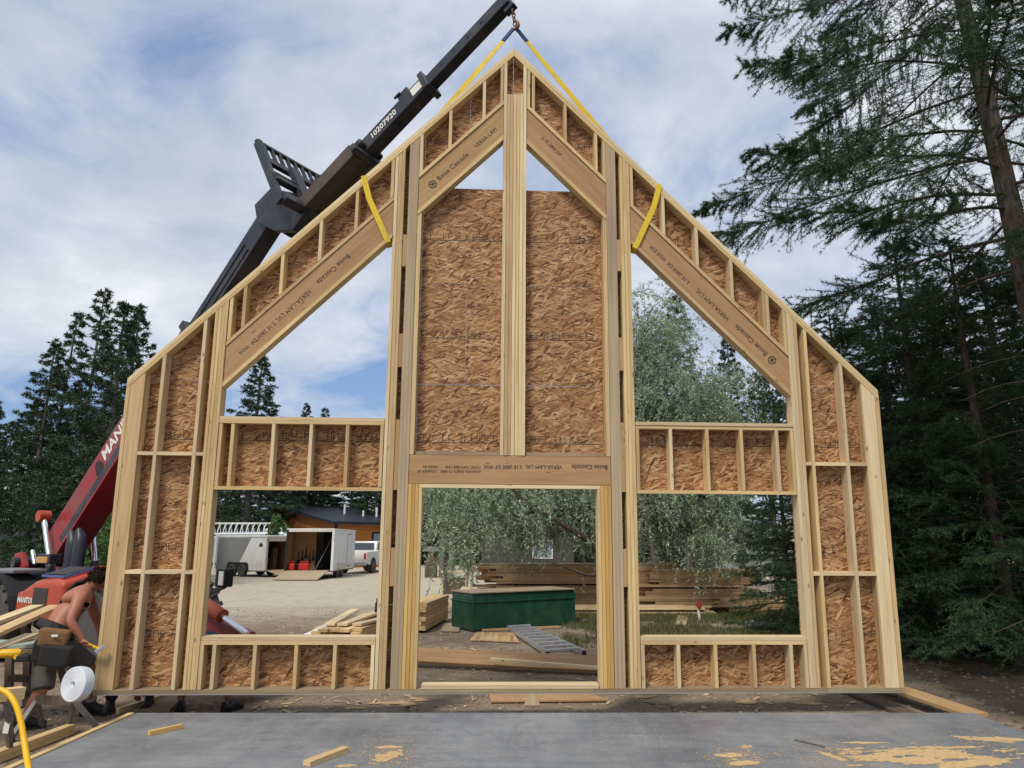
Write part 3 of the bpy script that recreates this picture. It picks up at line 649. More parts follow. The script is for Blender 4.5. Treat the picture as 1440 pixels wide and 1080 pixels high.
    for y, s0, z0, s1, z1 in ((-.34, 1.42, 1.3, .93, 2.1), (.45, 1.35, 1.2, 1.0, 2.05)):
        b0, b1 = L(s0, y, z0), L(s1, y, z1); dd = b1-b0
        c_ = MB(); c_.tube([b0-dd*.5, b0+dd*.12], .075, 12); c_.build('cylinder_barrel', M['steel_dark'], t, smooth='auto')
        c_ = MB(); c_.tube([b0+dd*.1, b1], .043, 12); c_.build('cylinder_rod', M['chrome'], t, smooth='auto')
        c_ = MB(); c_.lathe([(.1, -.09), (.1, .09)], Matrix.Translation(b1) @ Matrix.Rotation(math.pi/2, 4, 'X'), 14); c_.build('cylinder_eye', M['orange'], t, smooth='auto')
    c_ = MB(); c_.tube([L(.62, -.3, 1.5), L(.78, -.3, 1.28)], .035, 10); c_.build('cylinder_rod', M['chrome'], t, smooth='auto')
    la = MB(); la.box(L(1.74, -.5, 1.38), (.42, .2, .16)); lo = la.build('rear_lamp_housing', M['steel_dark'], t, .02)
    la = MB(); la.box(L(1.74, -.612, 1.365), (.36, .03, .1)); la.build('amber_lens', M['amber'], lo, .01)
    for s, top in ((2.22, 1.82), (2.46, 1.86)):
        e = MB(); e.tube([L(s, -.4, 1.2), L(s, -.4, top-.25), L(s-.03, -.4, top-.12), L(s-.1, -.4, top)], [.1, .1, .085, .045], 12); e.build('exhaust_stack', M['steel_dark'], t, smooth='auto')
    ta = MB(); ta.box(L(1.4, -.85, 1.2), (1.1, .5, .05)); ta.build('rear_deck', M['roof_grey'], t, .015)
    # --- front stabiliser with cylinder and work lamp
    st = MB(); st.prism([(4.85, .38), (6.6, .25), (7.35, .42), (7.3, .6), (6.55, .72), (6.2, 1.08), (5.9, 1.0)], -.72, -.6, lambda p, q, y: L(p, y, q)); sto = st.build('stabiliser_arm', M['red'], t, .02)
    st = MB(); st.tube([L(6.2, -.76, .98), L(6.85, -.76, .76)], .085, 12); st.build('stabiliser_cylinder', M['orange'], sto, smooth='auto')
    st = MB(); st.tube([L(6.82, -.76, .77), L(7.35, -.76, .585)], .035, 10); st.build('stabiliser_rod', M['chrome'], sto, smooth='auto')
    st = MB(); st.box(L(7.25, -.66, .1), (.5, .5, .06)); st.bar(L(7.25, -.66, .1), L(7.2, -.66, .5), .12, .12, (0, 1, 0)); st.build('stabiliser_foot', M['red'], sto, .015)
    lm = MB(); lm.box(L(6.62, -.62, 1.2), (.18, .14, .22)); lmo = lm.build('work_lamp', M['black'], t, .015)
    lm = MB(); lm.box(L(6.66, -.695, 1.2), (.09, .012, .17)); lm.build('lamp_lens', M['lens'], lmo)
    lm = MB(); lm.bar(L(6.25, -.55, 1.0), L(6.62, -.6, 1.1), .05, .05); lm.tube([L(6.1, -.6, .8), L(6.12, -.6, 1.2)], .11, 10); lm.build('lamp_bracket', M['steel_dark'], t)
    # --- carriage, backrest and jib: local x forward along the jib, y machine left, z up
    j1 = Vector((hl-.03, 0, 8.33)); j0 = Vector((7.1, 0, 6.38)); jd = j1-j0; ja = math.atan2(jd.z, jd.x); jl = jd.length
    JM = boomM(j0.x, j0.z, ja)
    def jp(name, boxes, mat, bev=.01, par=None):
        mb = MB()
        for c, s in boxes: mb.box(c, s)
        return mb.build(name, M[mat], par or t, bev, M=None if par else JM)
    cr = jp('fork_carriage', [((0, 0, 0), (.14, 1.2, .16)), ((0, 0, .42), (.1, 1.2, .1)), ((-.12, 0, .2), (.3, .4, .5))], 'steel_dark', .02)
    for y in (-.2, .2):
        mb = MB(); mb.prism([(-.8, .86), (-.4, .84), (-.08, .42), (.05, .1), (.03, -.12), (-.3, -.2), (-.62, .1), (-.86, .55)], y-.05, y+.05, lambda p, q, yy: (p, yy, q)); mb.build('boom_head_plate', M['steel_dark'], cr, .015)
    mb = MB(); mb.tube([(-.35, -.12, .05), (-.1, -.12, .3)], .07, 10); mb.tube([(-.35, .12, .05), (-.1, .12, .3)], .07, 10); mb.build('tilt_cylinder', M['steel_dark'], cr, smooth='auto')
    for y in (-.6, .6): jp('side_post', [((-.05, y, .62), (.13, .07, 1.34))], 'steel_dark', par=cr)
    jp('top_rail', [((-.05, 0, 1.3), (.06, 1.27, .06))], 'steel_dark', par=cr); jp('middle_rail', [((-.05, 0, .9), (.07, 1.2, .12))], 'steel_dark', par=cr)
    for k in range(8): jp('guard_bar', [((-.05, -.5+k*.143, 1.1), (.05, .035, .36))], 'steel_dark', 0, par=cr)
    sf = MB(); sf.tube([(.02, -.6, .5), (.02, .6, .5)], .035, 10); sf.build('fork_shaft', M['steel_brown'], cr, smooth='auto')
    for y in (-.16, .26): jp('mounting_plate', [((.05, y, .42), (.1, .16, .8))], 'steel_dark', par=cr)
    jib = jp('jib_sleeve', [((.58, -.17, .05), (1.12, .2, .22)), ((.58, .17, .05), (1.12, .2, .22)), ((.6, 0, .0), (1.16, .5, .05))], 'steel_brown', .015)
    jp('fork_toe', [((1.2, -.17, .1), (.24, .14, .1)), ((1.2, .17, .1), (.24, .14, .1))], 'steel_dark', .045, jib)
    jp('cross_bar', [((1.2, .06, -.02), (.1, .8, .11))], 'steel_dark', .02, jib)
    o1 = jp('outer_jib_tube', [((1.7, 0, .12), (1.62, .22, .22))], 'steel_dark', .015)
    side_text(o1, '10207920', .13, Vector((1.42, -.1125, .12)), (1, 0, 0), (0, 0, 1), bold=.003)
    lab = MB(); lab.box((2.36, -.113, .13), (.2, .004, .13)); lab.build('data_plate', M['white_print'], o1)
    jp('sleeve_collar', [((2.5, 0, .12), (.09, .3, .3))], 'steel_dark', .015, o1); jp('lock_handle', [((2.14, -.06, .28), (.2, .06, .12)), ((2.06, -.1, .33), (.12, .03, .03))], 'steel_dark', .01, o1)
    ij = jp('inner_jib_tube', [(((2.5+jl)/2, 0, .12), (jl-2.5, .165, .165))], 'steel_dark', .012)
    for k in range(4):
        h_ = MB(); h_.lathe([(.02, 0), (.02, .004)], Matrix.Translation((2.8+k*.25, -.083, .13)) @ Matrix.Rotation(math.pi/2, 4, 'X'), 8); h_.build('pin_hole', M['black'], ij)
    jp('tip_plate', [((jl-.05, 0, .02), (.16, .1, .12))], 'steel_dark', .01, ij)
    # chain and hook
    tip = JM @ Vector((jl-.03, 0, -.05)); top = tip; loc = Vector((hl, 0, HOOK.z+zz))
    for k in range(4):
        a = top.lerp(loc, k/4); b = top.lerp(loc, (k+1)/4); c_ = (a+b)/2; rr = (b-a).length*.62
        ring = [c_+Vector((math.cos(x)*.022*(k % 2), math.cos(x)*.022*(1-k % 2), math.sin(x)*rr)) for x in np.linspace(0, 2*math.pi, 12)]
        m_ = MB(); m_.tube(ring, .009, 6); m_.build('chain_link', M['rust'], t, smooth=True)
    m_ = MB(); m_.tube([loc+Vector((0, 0, .07)), loc+Vector((.04, 0, .03)), loc+Vector((.05, 0, -.02)), loc+Vector((.02, 0, -.055)), loc+Vector((-.03, 0, -.05)), loc+Vector((-.045, 0, -.01))], [.016, .02, .024, .024, .02, .008], 8)
    m_.build('hook', M['rust'], t, smooth=True)
    return t
telehandler = build_telehandler()
def build_slings():
    nrm = (WM.to_3x3() @ Vector((0, -1, 0)))
    for sg, txt in ((-1, 'dirty yellow lifting sling looped round the header next to the boom'), (1, 'yellow lifting sling looped round the header farther from the boom')):
        s = thing('lifting_sling', txt, 'sling', HOOK, 0, 'lifting slings on the gable frame'); inv = Matrix.Translation(-HOOK)
        end = W(sg*1.6+.03, .17, 5.84 if sg < 0 else 5.9)
        st = inv @ (HOOK+Vector((sg*.02, .01, -.04))); en = inv @ end
        pts = [st.lerp(en, k/12)+Vector((0, 0, -.012*math.sin(math.pi*k/12))) for k in range(13)]
        nr = [(Matrix.Rotation(sg*(-.5+1.1*k/12), 3, (en-st).normalized()) @ nrm) for k in range(13)]
        mb = MB(); ribbon(mb, pts[1:], nr[1:], .062); mb.build('strap', M['yellow'], s)
        mb = MB(); ribbon(mb, pts[:2], nr[:2], .05, .02); mb.build('eye_sleeve', M['blue_web'], s)
        # loop round top plate and header
        u0, u1, v1 = sg*1.78, sg*1.455, roof(1.455, .80)-.012
        fr = [(u0, roof(u0)+.004), (sg*1.70, 5.5), (sg*1.60, 5.28), (u1+sg*.03, v1+.06), (u1, v1)]
        path = []; nn = []
        for (u, v) in fr: path.append((u, -.012, v)); nn.append((0, -1, 0))
        path[0] = (u0, -.006, fr[0][1]); path.insert(0, (u0, .07, fr[0][1]+.004)); nn.insert(0, (-sg*-.7 if False else sg*.7, 0, .7))
        path.append((u1, .07, v1-.008)); nn.append((sg*-.7, 0, -.7)); path.append((u1, .165, v1)); nn.append((0, 1, 0))
        path += [(sg*1.58, .18, 5.3), (u0, .165, roof(u0)), (u0, .07, roof(u0)+.004)]; nn += [(0, 1, 0), (0, 1, 0), (sg*.7, 0, .7)]
        mb = MB(); ribbon(mb, [inv @ (WM @ Vector(p)) for p in path], [WM.to_3x3() @ Vector(q) for q in nn], .066); mb.build('choker_loop', M['yellow'], s)
build_slings()
# ---------------------------------------------------------------- trees
def tube_np(path, rad, n=6):
    path = np.asarray(path, float); m = len(path); tg = np.gradient(path, axis=0); tg /= np.linalg.norm(tg, axis=1)[:, None]+1e-9
    ref = np.array([0.31, 0.94, 0.13]) if abs(tg[0, 2]) > .6 else np.array([0, 0, 1.0])
    x = np.cross(tg, ref); x /= np.linalg.norm(x, axis=1)[:, None]+1e-9; y = np.cross(tg, x)
    a = np.arange(n)*2*math.pi/n; rad = np.asarray(rad, float)
    v = path[:, None, :]+rad[:, None, None]*(np.cos(a)[None, :, None]*x[:, None, :]+np.sin(a)[None, :, None]*y[:, None, :])
    i = np.arange(m-1)[:, None]*n; k = np.arange(n)[None, :]; k2 = (k+1) % n
    f = np.stack([i+k, i+k2, i+n+k2, i+n+k], -1).reshape(-1, 4)
    return v.reshape(-1, 3), f
class Cat:
    def __init__(s): s.v = []; s.f = []; s.n = 0
    def add(s, v, f): s.v.append(v); s.f.append(f+s.n); s.n += len(v)
    def get(s): return np.concatenate(s.v), np.concatenate(s.f)
def unit(a): return a/(np.linalg.norm(a, axis=-1, keepdims=True)+1e-9)
def blades(r, p0, p1, per, ln, wd, spread, tri=True):
    """needles / leaves along segments p0-p1; per = blades per segment"""
    n = len(p0); idx = np.repeat(np.arange(n), per); t = r.random(len(idx))[:, None]
    base = p0[idx]+(p1-p0)[idx]*t; d = unit(unit((p1-p0)[idx])*(1-spread)+unit(r.normal(size=(len(idx), 3)))*spread*1.25)
    s = unit(np.cross(d, r.normal(size=d.shape))); L = ln*(.65+.7*r.random((len(idx), 1))); w = wd*(.7+.6*r.random((len(idx), 1)))
    if tri:
        v = np.stack([base-s*w*.5, base+s*w*.5, base+d*L], 1).reshape(-1, 3); f = np.arange(len(v)).reshape(-1, 3)
    else:
        v = np.stack([base, base+d*L*.45+s*w*.5, base+d*L, base+d*L*.45-s*w*.5], 1).reshape(-1, 3); f = np.arange(len(v)).reshape(-1, 4)
    return v, f
def conifer(seed, H, Rr, h0, nbr, twig, per, ln, wd, trunk_r, droop=.25, lean=(0, 0), dead=0, spread=.5, shape=.8, tilt0=-.15, tilt1=.7, gaps=.0):
    r = np.random.default_rng(seed); wood_, seg0, seg1 = Cat(), [], []
    zs = np.linspace(0, H, 14); bend = np.stack([np.sin(zs*.35+seed)*.05+lean[0]*zs, np.cos(zs*.31+seed*2)*.05+lean[1]*zs, zs], 1)
    v, f = tube_np(bend, trunk_r*(1-zs/H)**.8+.012, 9); wood_.add(v, f)
    for i in range(nbr):
        t = (i+r.random())/nbr
        if gaps and r.random() < gaps*(1-t): continue
        h = h0+(H-h0)*t*.985; L = Rr*(1-t)**shape*(.62+.55*r.random())+.1; az = i*2.39996+r.normal()*.35
        e = tilt0+(tilt1-tilt0)*t+r.normal()*.1
        c = np.array([np.interp(h, zs, bend[:, 0]), np.interp(h, zs, bend[:, 1]), h]); out = np.array([math.cos(az), math.sin(az), 0])
        s = np.linspace(0, 1, 7)[:, None]
        path = c+out*L*s*math.cos(e)+np.array([0, 0, 1])*(L*(s*math.sin(e)-droop*s**2+droop*.55*s**4)); path += r.normal(size=path.shape)*L*.012*s
        v, f = tube_np(path, np.linspace(trunk_r*.14*(1-t*.7)+.006, .004, 7), 4); wood_.add(v, f)
        k = max(4, int(L*twig)); ss = .12+.88*r.random(k)**.75
        p = np.stack([np.interp(ss, s[:, 0], path[:, j]) for j in range(3)], 1)
        side = np.where(r.random(k) < .5, -1, 1)[:, None]*np.cross(out, [0, 0, 1])
        tl = (.42*L*(1-ss)+.09+.1*r.random(k))*(.7+.6*r.random(k)); tl = np.minimum(tl, .9)
        dr = unit(out*.75+side*(.55+.4*r.random((k, 1)))+np.array([0, 0, 1])*(r.normal(size=(k, 1))*.16-.12-droop*.35))
        q = p+dr*tl[:, None]; seg0.append(p); seg1.append(q)
        k2 = k                                              # side sprays off the twigs
        m = p+(q-p)*(.35+.5*r.random((k2, 1))); d2 = unit(dr+r.normal(size=(k2, 3))*.55+np.array([0, 0, -.18])); seg0.append(m); seg1.append(m+d2*tl[:, None]*.5)
        seg0.append(path[3:-1]); seg1.append(path[4:])
    for _ in range(dead):
        h = r.random()*h0*.95+.1*H*.2; az = r.random()*6.28; L = .4+r.random()*1.1; c = np.array([np.interp(h, zs, bend[:, 0]), np.interp(h, zs, bend[:, 1]), h])
        s = np.linspace(0, 1, 5)[:, None]; path = c+np.array([math.cos(az), math.sin(az), 0])*L*s+np.array([0, 0, 1])*(-.3*L*s**2+.1*s); v, f = tube_np(path, np.linspace(.014, .003, 5), 4); wood_.add(v, f)
    p0, p1 = np.concatenate(seg0), np.concatenate(seg1)
    ntw = len(p0)
    fv, ff = blades(r, p0, p1, per, ln, wd, spread)
    # thin twig cores as slivers so the sprays hang together
    sd = unit(np.cross(p1-p0, r.normal(size=p0.shape)))*.006; cv = np.stack([p0-sd, p0+sd, p1], 1).reshape(-1, 3); cf = np.arange(len(cv)).reshape(-1, 3)
    fc = Cat(); fc.add(fv, ff); fc.add(cv, cf)
    return wood_.get(), fc.get()
def tree_obj(name, wd, fol, bark, leaf, loc, label, cat='tree', group=None, rotz=0.0, scale=1.0):
    t = thing(name, label, cat, loc, rotz, group); t.scale = (scale,)*3
    link('trunk', np_mesh('trunk', *wd, bark, True), t); link('crown', np_mesh('crown', *fol, leaf), t); return t
def again(src, loc, rotz, scale, label, group=None):
    o = copy_tree(src); o.location = loc; o.rotation_euler = (0, 0, rotz); o.scale = (scale[0], scale[0], scale[1]) if isinstance(scale, tuple) else (scale,)*3
    o['label'] = label
    if group: o['group'] = group
    elif 'group' in o: del o['group']
    return o
def ztop(y, Y):            # height above the ground of photo row y at distance Y (image centre column)
    return PT(720, y, Y).z-GZ
def xat(x, y, Y): return PT(x, y, Y).x
def build_trees():
    FAR = dict(ln=.17, wd=.055, spread=.55)
    A = conifer(1, 14, 2.6, 2.0, 120, 9, 9, trunk_r=.17, droop=.3, dead=14, **FAR)
    B = conifer(2, 14, 2.1, 3.6, 95, 9, 9, trunk_r=.15, droop=.2, dead=18, gaps=.25, **FAR)
    D = conifer(3, 14, 3.1, 1.0, 150, 9, 9, trunk_r=.18, droop=.35, dead=8, **FAR)
    # the spruces left of the frame, tall ones first: photo column of the top, row of the top, distance, kind
    grp = 'spruces behind the telehandler'
    lst = [(148, 404, 29.0, 'B', 'tallest spruce behind the telehandler, with an open see-through crown'), (110, 436, 30.5, 'B', 'slim spruce beside the tallest one behind the telehandler'),
           (80, 476, 29.0, 'A', 'shorter bushy spruce at the outer edge of the group behind the telehandler'), (180, 421, 27.5, 'D', 'broad dense dark spruce with its top showing over the frame eave'),
           (197, 425, 31.0, 'A', 'spruce pressed behind the broad dense one near the frame eave')]
    src = {}
    dat = {'A': A, 'B': B, 'D': D}
    def plant(kind, X, Y, h, rot, label, group=None, wide=1.0):
        s = h/14.0; loc = (X, Y, GZ)
        if kind not in src:
            src[kind] = tree_obj('spruce_tree', *dat[kind], M['bark_grey'], M['spruce_far'], loc, label, group=group, rotz=rot); o = src[kind]; o.scale = (s*wide, s*wide, s); return o
        return again(src[kind], loc, rot, (s*wide, s), label, group)
    for i, (x, y, Y, k, lab) in enumerate(lst): plant(k, xat(x, y, Y), Y, ztop(y, Y), i*1.3, lab, None, (1.0, .95, 1.1, 1.2, 1.1)[i])
    lab = 'dark understorey spruce filling the gaps behind the telehandler'
    for i, (x, y, Y, k) in enumerate(((20, 590, 33, 'D'), (-30, 520, 30, 'D'), (55, 560, 36, 'A'), (135, 600, 35, 'D'), (170, 560, 38, 'D'), (215, 560, 36, 'D'), (-5, 560, 42, 'A'), (95, 600, 40, 'D'))):
        plant(k, xat(x, y, Y), Y, ztop(y, Y), i*2.1, lab, 'understorey spruces behind the telehandler', 1.35)
    plant('D', xat(368, 498, 56), 56, ztop(498, 56), .4, 'tall bushy spruce towering over the woods behind the trailers', None, 1.3)
    plant('A', xat(433, 566, 66), 66, ztop(566, 66), .9, 'small spruce tip peeking above the infill band beside a second one', None)
    plant('B', xat(458, 572, 68), 68, ztop(572, 68), 2.9, 'narrow spruce tip farther along the infill band', None)
    plant('B', xat(948, 412, 30), 30, ztop(412, 30), 2.0, 'dark spruce standing right behind the silvery willow', None, 1.0)
    plant('A', xat(1020, 462, 29), 29, ztop(462, 29), 3.0, 'dark pointed spruce between the willow and the round pine', None, .8)
    plant('A', xat(905, 470, 34), 34, ztop(470, 34), 5.0, 'spruce mostly hidden behind the willow crown', None, .9)
    lab = 'spruce in the dark woods behind the gravel lot'
    r = random.Random(5)
    for i in range(40):
        x = -42.5+i*1.55+r.uniform(-.6, .6); Y = r.uniform(61, 70) if x < -3 else r.uniform(44, 60)
        y = r.uniform(598, 640)
        plant(r.choice('ABDD'), x*Y/62*1.02, Y, ztop(y, Y), r.uniform(0, 6), lab, 'spruces in the woods behind the gravel lot', 1.5)
    # near conifers on the right
    N1 = conifer(11, 17, 4.4, 5.4, 84, 26, 75, .06, .009, .19, droop=.42, lean=(-.035, .01), dead=26, spread=.55, shape=.5, tilt0=-.05, tilt1=.35)
    c1 = PT(1425, 350, 8.9); k_ = ztop(350, 8.9)
    tree_obj('spruce_tree', *N1, M['bark'], M['spruce'], (c1.x+.035*k_+.12, 8.9, GZ), 'big spruce with a thick bare trunk and drooping boughs high above the frame')
    N2 = conifer(12, 7.6, 2.3, .35, 150, 15, 34, .055, .011, .1, droop=.22, dead=0, spread=.6, shape=.72, tilt0=-.1, tilt1=.65)
    s2 = tree_obj('spruce_tree', *N2, M['bark'], M['spruce'], (xat(1305, 700, 12.2), 12.2, GZ), 'dense dark green young spruce with its boughs reaching behind the frame edge', rotz=.5)
    def n2(x, Y, y, rot, lab, w=1.0, g=None):
        h = ztop(y, Y)/7.6; return again(s2, (xat(x, 700, Y), Y, GZ), rot, (h*w, h), lab, g)
    n2(1395, 11.0, 330, 2.2, 'dense young spruce under the big spruce with the bare trunk', 1.0)
    n2(1195, 13.2, 440, 3.6, 'young conifer with its top just over the frame slope', 1.15)
    n2(1100, 14.6, 545, 1.1, 'sparse dark spruce seen through the window opening beside the lumber stack', .8)
    n2(1260, 15.5, 420, 5.2, 'spruce deep in the shade behind the other young conifers', 1.3, 'shaded spruces in the thicket beside the frame')
    for i, (x, Y, y) in enumerate(((1345, 16.5, 400), (1440, 14.5, 350), (1500, 12.5, 380), (1215, 19, 520), (1330, 20, 500), (1420, 19, 470))):
        n2(x, Y, y, i*1.7, 'spruce deep in the shade behind the other young conifers', 1.25, 'shaded spruces in the thicket beside the frame')
    # silvery willow
    r = np.random.default_rng(21); base = np.array([xat(872, 800, 20.5), 20.5, GZ]); wd_, s0, s1 = Cat(), [], []
    lobes = [(950, 545, 20.3, 1.7, 1.9), (905, 470, 20.6, 1.0, 1.3), (985, 560, 20.8, 1.05, 1.4), (925, 640, 19.8, 1.6, 1.4), (915, 705, 18.8, 1.4, .95), (1000, 700, 19.0, 1.1, .95), (830, 690, 19.2, 1.4, 1.0), (752, 700, 18.6, 1.25, .95), (672, 690, 18.8, 1.15, 1.0), (625, 690, 19.2, .7, .75), (655, 752, 18.2, .5, .4), (775, 755, 18.2, .75, .4), (985, 765, 18.4, .5, .35), (1010, 630, 20.4, 1.0, 1.2), (850, 600, 21.2, 1.4, 1.7)]
    fork = base+np.array([.1, -.2, 2.2]); v, f = tube_np([base, base+[.03, 0, 1.1], fork], [.3, .25, .22], 10); wd_.add(v, f)
    for pts_, r0 in ((((838, 770, 18.0), (792, 738, 17.6), (745, 708, 17.5), (700, 672, 17.6)), .075), (((834, 742, 18.3), (790, 716, 17.9), (742, 688, 17.8)), .06), (((840, 812, 17.9), (800, 800, 17.6), (764, 786, 17.5)), .045), (((905, 690, 19.0), (960, 640, 18.6), (985, 600, 18.7)), .06)):
        pp = np.array([fork]+[np.array(PT(*q_)) for q_ in pts_]); tt = np.linspace(0, len(pp)-1, 14); sm_ = np.stack([np.interp(tt, np.arange(len(pp)), pp[:, k_]) for k_ in range(3)], 1); sm_[1:-1] = (sm_[:-2]+sm_[1:-1]*2+sm_[2:])/4; sm_ += r.normal(size=sm_.shape)*.02
        v, f = tube_np(sm_, np.linspace(r0*1.3, r0*.3, 14), 7); wd_.add(v, f)
    for (x, y, Y, rx, rz) in lobes:
        c = np.array(PT(x, y, Y)); s = np.linspace(0, 1, 7)[:, None]
        limb = fork+(c-fork)*s+np.array([0, 0, 1])*np.sin(s*math.pi)*.35*np.linalg.norm(c-fork)*.35
        v, f = tube_np(limb, np.linspace(.1, .022, 7), 6); wd_.add(v, f)
        nc = int(11*rx*rz)+4; cd = unit(r.normal(size=(nc, 3))); cen = c+cd*(r.random((nc, 1))**.4)*np.array([rx, rx*.95, rz])
        for q in cen:
            a = limb[r.integers(2, 7)]; s5 = np.linspace(0, 1, 6)[:, None]; pth = a+(q-a)*s5+np.array([0, 0, .3])*np.sin(s5*math.pi)+r.normal(size=(6, 3))*.03; v, f = tube_np(pth, np.linspace(.024, .006, 6), 4); wd_.add(v, f)
            n = 15; outw = unit((q-c)*np.array([1, 1, .4])+1e-3); st_ = q+r.normal(size=(n, 3))*np.array([.2, .2, .13])
            dirn = unit(outw*.7+r.normal(size=(n, 3))*.55+np.array([0, 0, .1])); ln = .2+.2*r.random((n, 1)); p_ = st_
            for j in range(4):
                nx = p_+dirn*ln; s0.append(p_); s1.append(nx); p_ = nx; dirn = unit(dirn*.75+np.array([0, 0, -.42])+r.normal(size=(n, 3))*.15)
    p0, p1 = np.concatenate(s0), np.concatenate(s1); fv, ff = blades(r, p0, p1, 12, .1, .027, .5, False)
    wv_, wf_ = wd_.get()
    tree_obj('willow_tree', (wv_-base, wf_), (fv-base, ff), M['bark'], M['willow'], tuple(base), 'large silvery willow with hanging leafy branches behind the door opening')
    # round pine right of the willow, young poplar by the grey trailer
    def broad(name, X, Y, h, rx, lab, leaf, n=260, per=14, ln=.16, wd=.09, seed=1, trunk=.09, lo=.25):
        r = np.random.default_rng(seed); wd_ = Cat(); v, f = tube_np([(0, 0, 0), (.05, .03, h*.5), (0, 0, h*.97)], [trunk, trunk*.7, .02], 8); wd_.add(v, f)
        t = lo+(1-lo)*r.random(n); az = r.random(n)*6.283; rad = rx*np.sqrt(r.random(n))*np.sin(np.clip((t-lo)/(1-lo)*.93+.07, 0, 1)*math.pi)**.6*(.75+.5*np.sin(az*3+t*9)*.5)
        tips = np.stack([np.cos(az)*rad, np.sin(az)*rad, t*h], 1)
        for q in tips[:60]:
            a = np.array([0, 0, max(.15*h, q[2]-.25*h)]); v, f = tube_np([a, (a+q)/2+[0, 0, .05], q], [.02, .013, .005], 4); wd_.add(v, f)
        q = tips+unit(r.normal(size=tips.shape))*rx*.22; fv, ff = blades(r, tips, q, per, ln, wd, .8, False)
        return tree_obj(name, wd_.get(), (fv, ff), M['bark_grey'], leaf, (X, Y, GZ), lab)
    broad('pine_tree', xat(1072, 560, 24), 24, ztop(528, 24), 1.5, 'round topped pine with a bare spike seen at the upper window corner', M['spruce_far'], 420, 16, .12, .05, 3, .12, .5)
    broad('poplar_sapling', xat(388, 750, 41.5), 41.5, ztop(728, 41.5), .85, 'bright green young tree growing behind the grey cargo trailer', M['broad'], 150, 10, .16, .11, 5, .05, .3)
    for i, (x, Y, y, lab) in enumerate(((180, 24, 700, 'leafy green shrub under the spruces beside the telehandler boom'), (136, 22, 760, 'low green bush behind the telehandler exhaust stacks'))):
        broad('shrub', xat(x, y, Y), Y, ztop(y, Y), 1.3, lab, M['broad'], 200, 12, .13, .08, 9+i, .04, .1)
build_trees()
# ---------------------------------------------------------------- people
def skin_mesh(name, joints, edges, mat, sub=2, smooth=True):
    """one continuous skinned surface: joints {name: (pos, radius or (rx, ry))}"""
    keys = list(joints); idx = {k: i for i, k in enumerate(keys)}
    me = bpy.data.meshes.new(name); me.from_pydata([tuple(joints[k][0]) for k in keys], [(idx[a], idx[b]) for a, b in edges], [])
    o = bpy.data.objects.new(name, me); C.objects.link(o)
    sk = o.modifiers.new('skin', 'SKIN'); sk.use_smooth_shade = True
    for i, k in enumerate(keys):
        r = joints[k][1]; d = me.skin_vertices[0].data[i]; d.radius = r if isinstance(r, tuple) else (r, r); d.use_root = (i == 0)
    ss = o.modifiers.new('sub', 'SUBSURF'); ss.levels = sub; ss.render_levels = sub
    dg = bpy.context.evaluated_depsgraph_get(); out = bpy.data.meshes.new_from_object(o.evaluated_get(dg)); bpy.data.objects.remove(o)
    out.materials.clear(); out.materials.append(mat); out.name = name
    for p in out.polygons: p.use_smooth = smooth
    return out
def limb(j, pre, pts):
    prev = None; e = []
    for i, (p, r) in enumerate(pts):
        k = pre+str(i); j[k] = (p, r)
        if prev: e.append((prev, k))
        prev = k
    return e
def body(root, pel, chest, neck, head, shL, shR, elL, elR, haL, haR, hipL, hipR, knL, knR, anL, anR, mat, k=1.0, grip=None):
    """all points world; returns body mesh object"""
    V = lambda p: Vector(p)-root
    pel, chest, neck, head, shL, shR, elL, elR, haL, haR, hipL, hipR, knL, knR, anL, anR = map(V, (pel, chest, neck, head, shL, shR, elL, elR, haL, haR, hipL, hipR, knL, knR, anL, anR))
    j = {}; e = []
    j['pel'] = (pel, (.15*k, .12*k)); j['waist'] = (pel.lerp(chest, .45), (.145*k, .115*k)); j['chest'] = (chest, (.165*k, .125*k)); j['up'] = (chest.lerp(neck, .62), (.115*k, .09*k))
    j['neck'] = (neck, .058*k); hd = head-neck; j['jaw'] = (neck+hd*.5, .068*k); j['head'] = (head, (.082*k, .095*k)); j['crown'] = (head+hd.normalized()*.075, .066*k)
    e += [('pel', 'waist'), ('waist', 'chest'), ('chest', 'up'), ('up', 'neck'), ('neck', 'jaw'), ('jaw', 'head'), ('head', 'crown')]
    for s, sh, el, ha in (('L', shL, elL, haL), ('R', shR, elR, haR)):
        wr = el+(ha-el)*.86
        e += limb(j, 'a'+s, [(sh, .068*k), (sh.lerp(el, .35), .058*k), (el, .043*k), (el.lerp(wr, .35), .044*k), (wr, .028*k), (wr.lerp(ha, .7), (.042*k, .02*k))]); e.append(('up', 'a'+s+'0'))
        d = (ha-el).normalized(); sd = d.cross(Vector((.2, .4, 1))).normalized(); cr = sd.cross(d)
        pal = wr.lerp(ha, .7)
        for f in range(4):
            o = sd*(-.03+.02*f)*k; ln = (.034, .042, .045, .036)[f]*k
            e += limb(j, 'f%s%d' % (s, f), [(pal+d*.03*k+o, .0105*k), (pal+d*(.03*k+ln*.7)+o+cr*.012*k, .0095*k), (pal+d*(.03*k+ln*.9)+o+cr*.035*k, .008*k)]); e.append(('a'+s+'5', 'f%s%d0' % (s, f)))
        e += limb(j, 't'+s, [(pal-d*.012*k+sd*.04*k, .012*k), (pal+d*.018*k+sd*.055*k+cr*.02*k, .0095*k)]); e.append(('a'+s+'5', 't'+s+'0'))
    for s, hp, kn, an in (('L', hipL, knL, anL), ('R', hipR, knR, anR)):
        e += limb(j, 'l'+s, [(hp, .1*k), (hp.lerp(kn, .4), .088*k), (kn, .06*k), (kn.lerp(an, .33), .062*k), (an.lerp(kn, .15), .04*k), (an, .04*k)]); e.append(('pel', 'l'+s+'0'))
    return skin_mesh('body', j, e, mat)
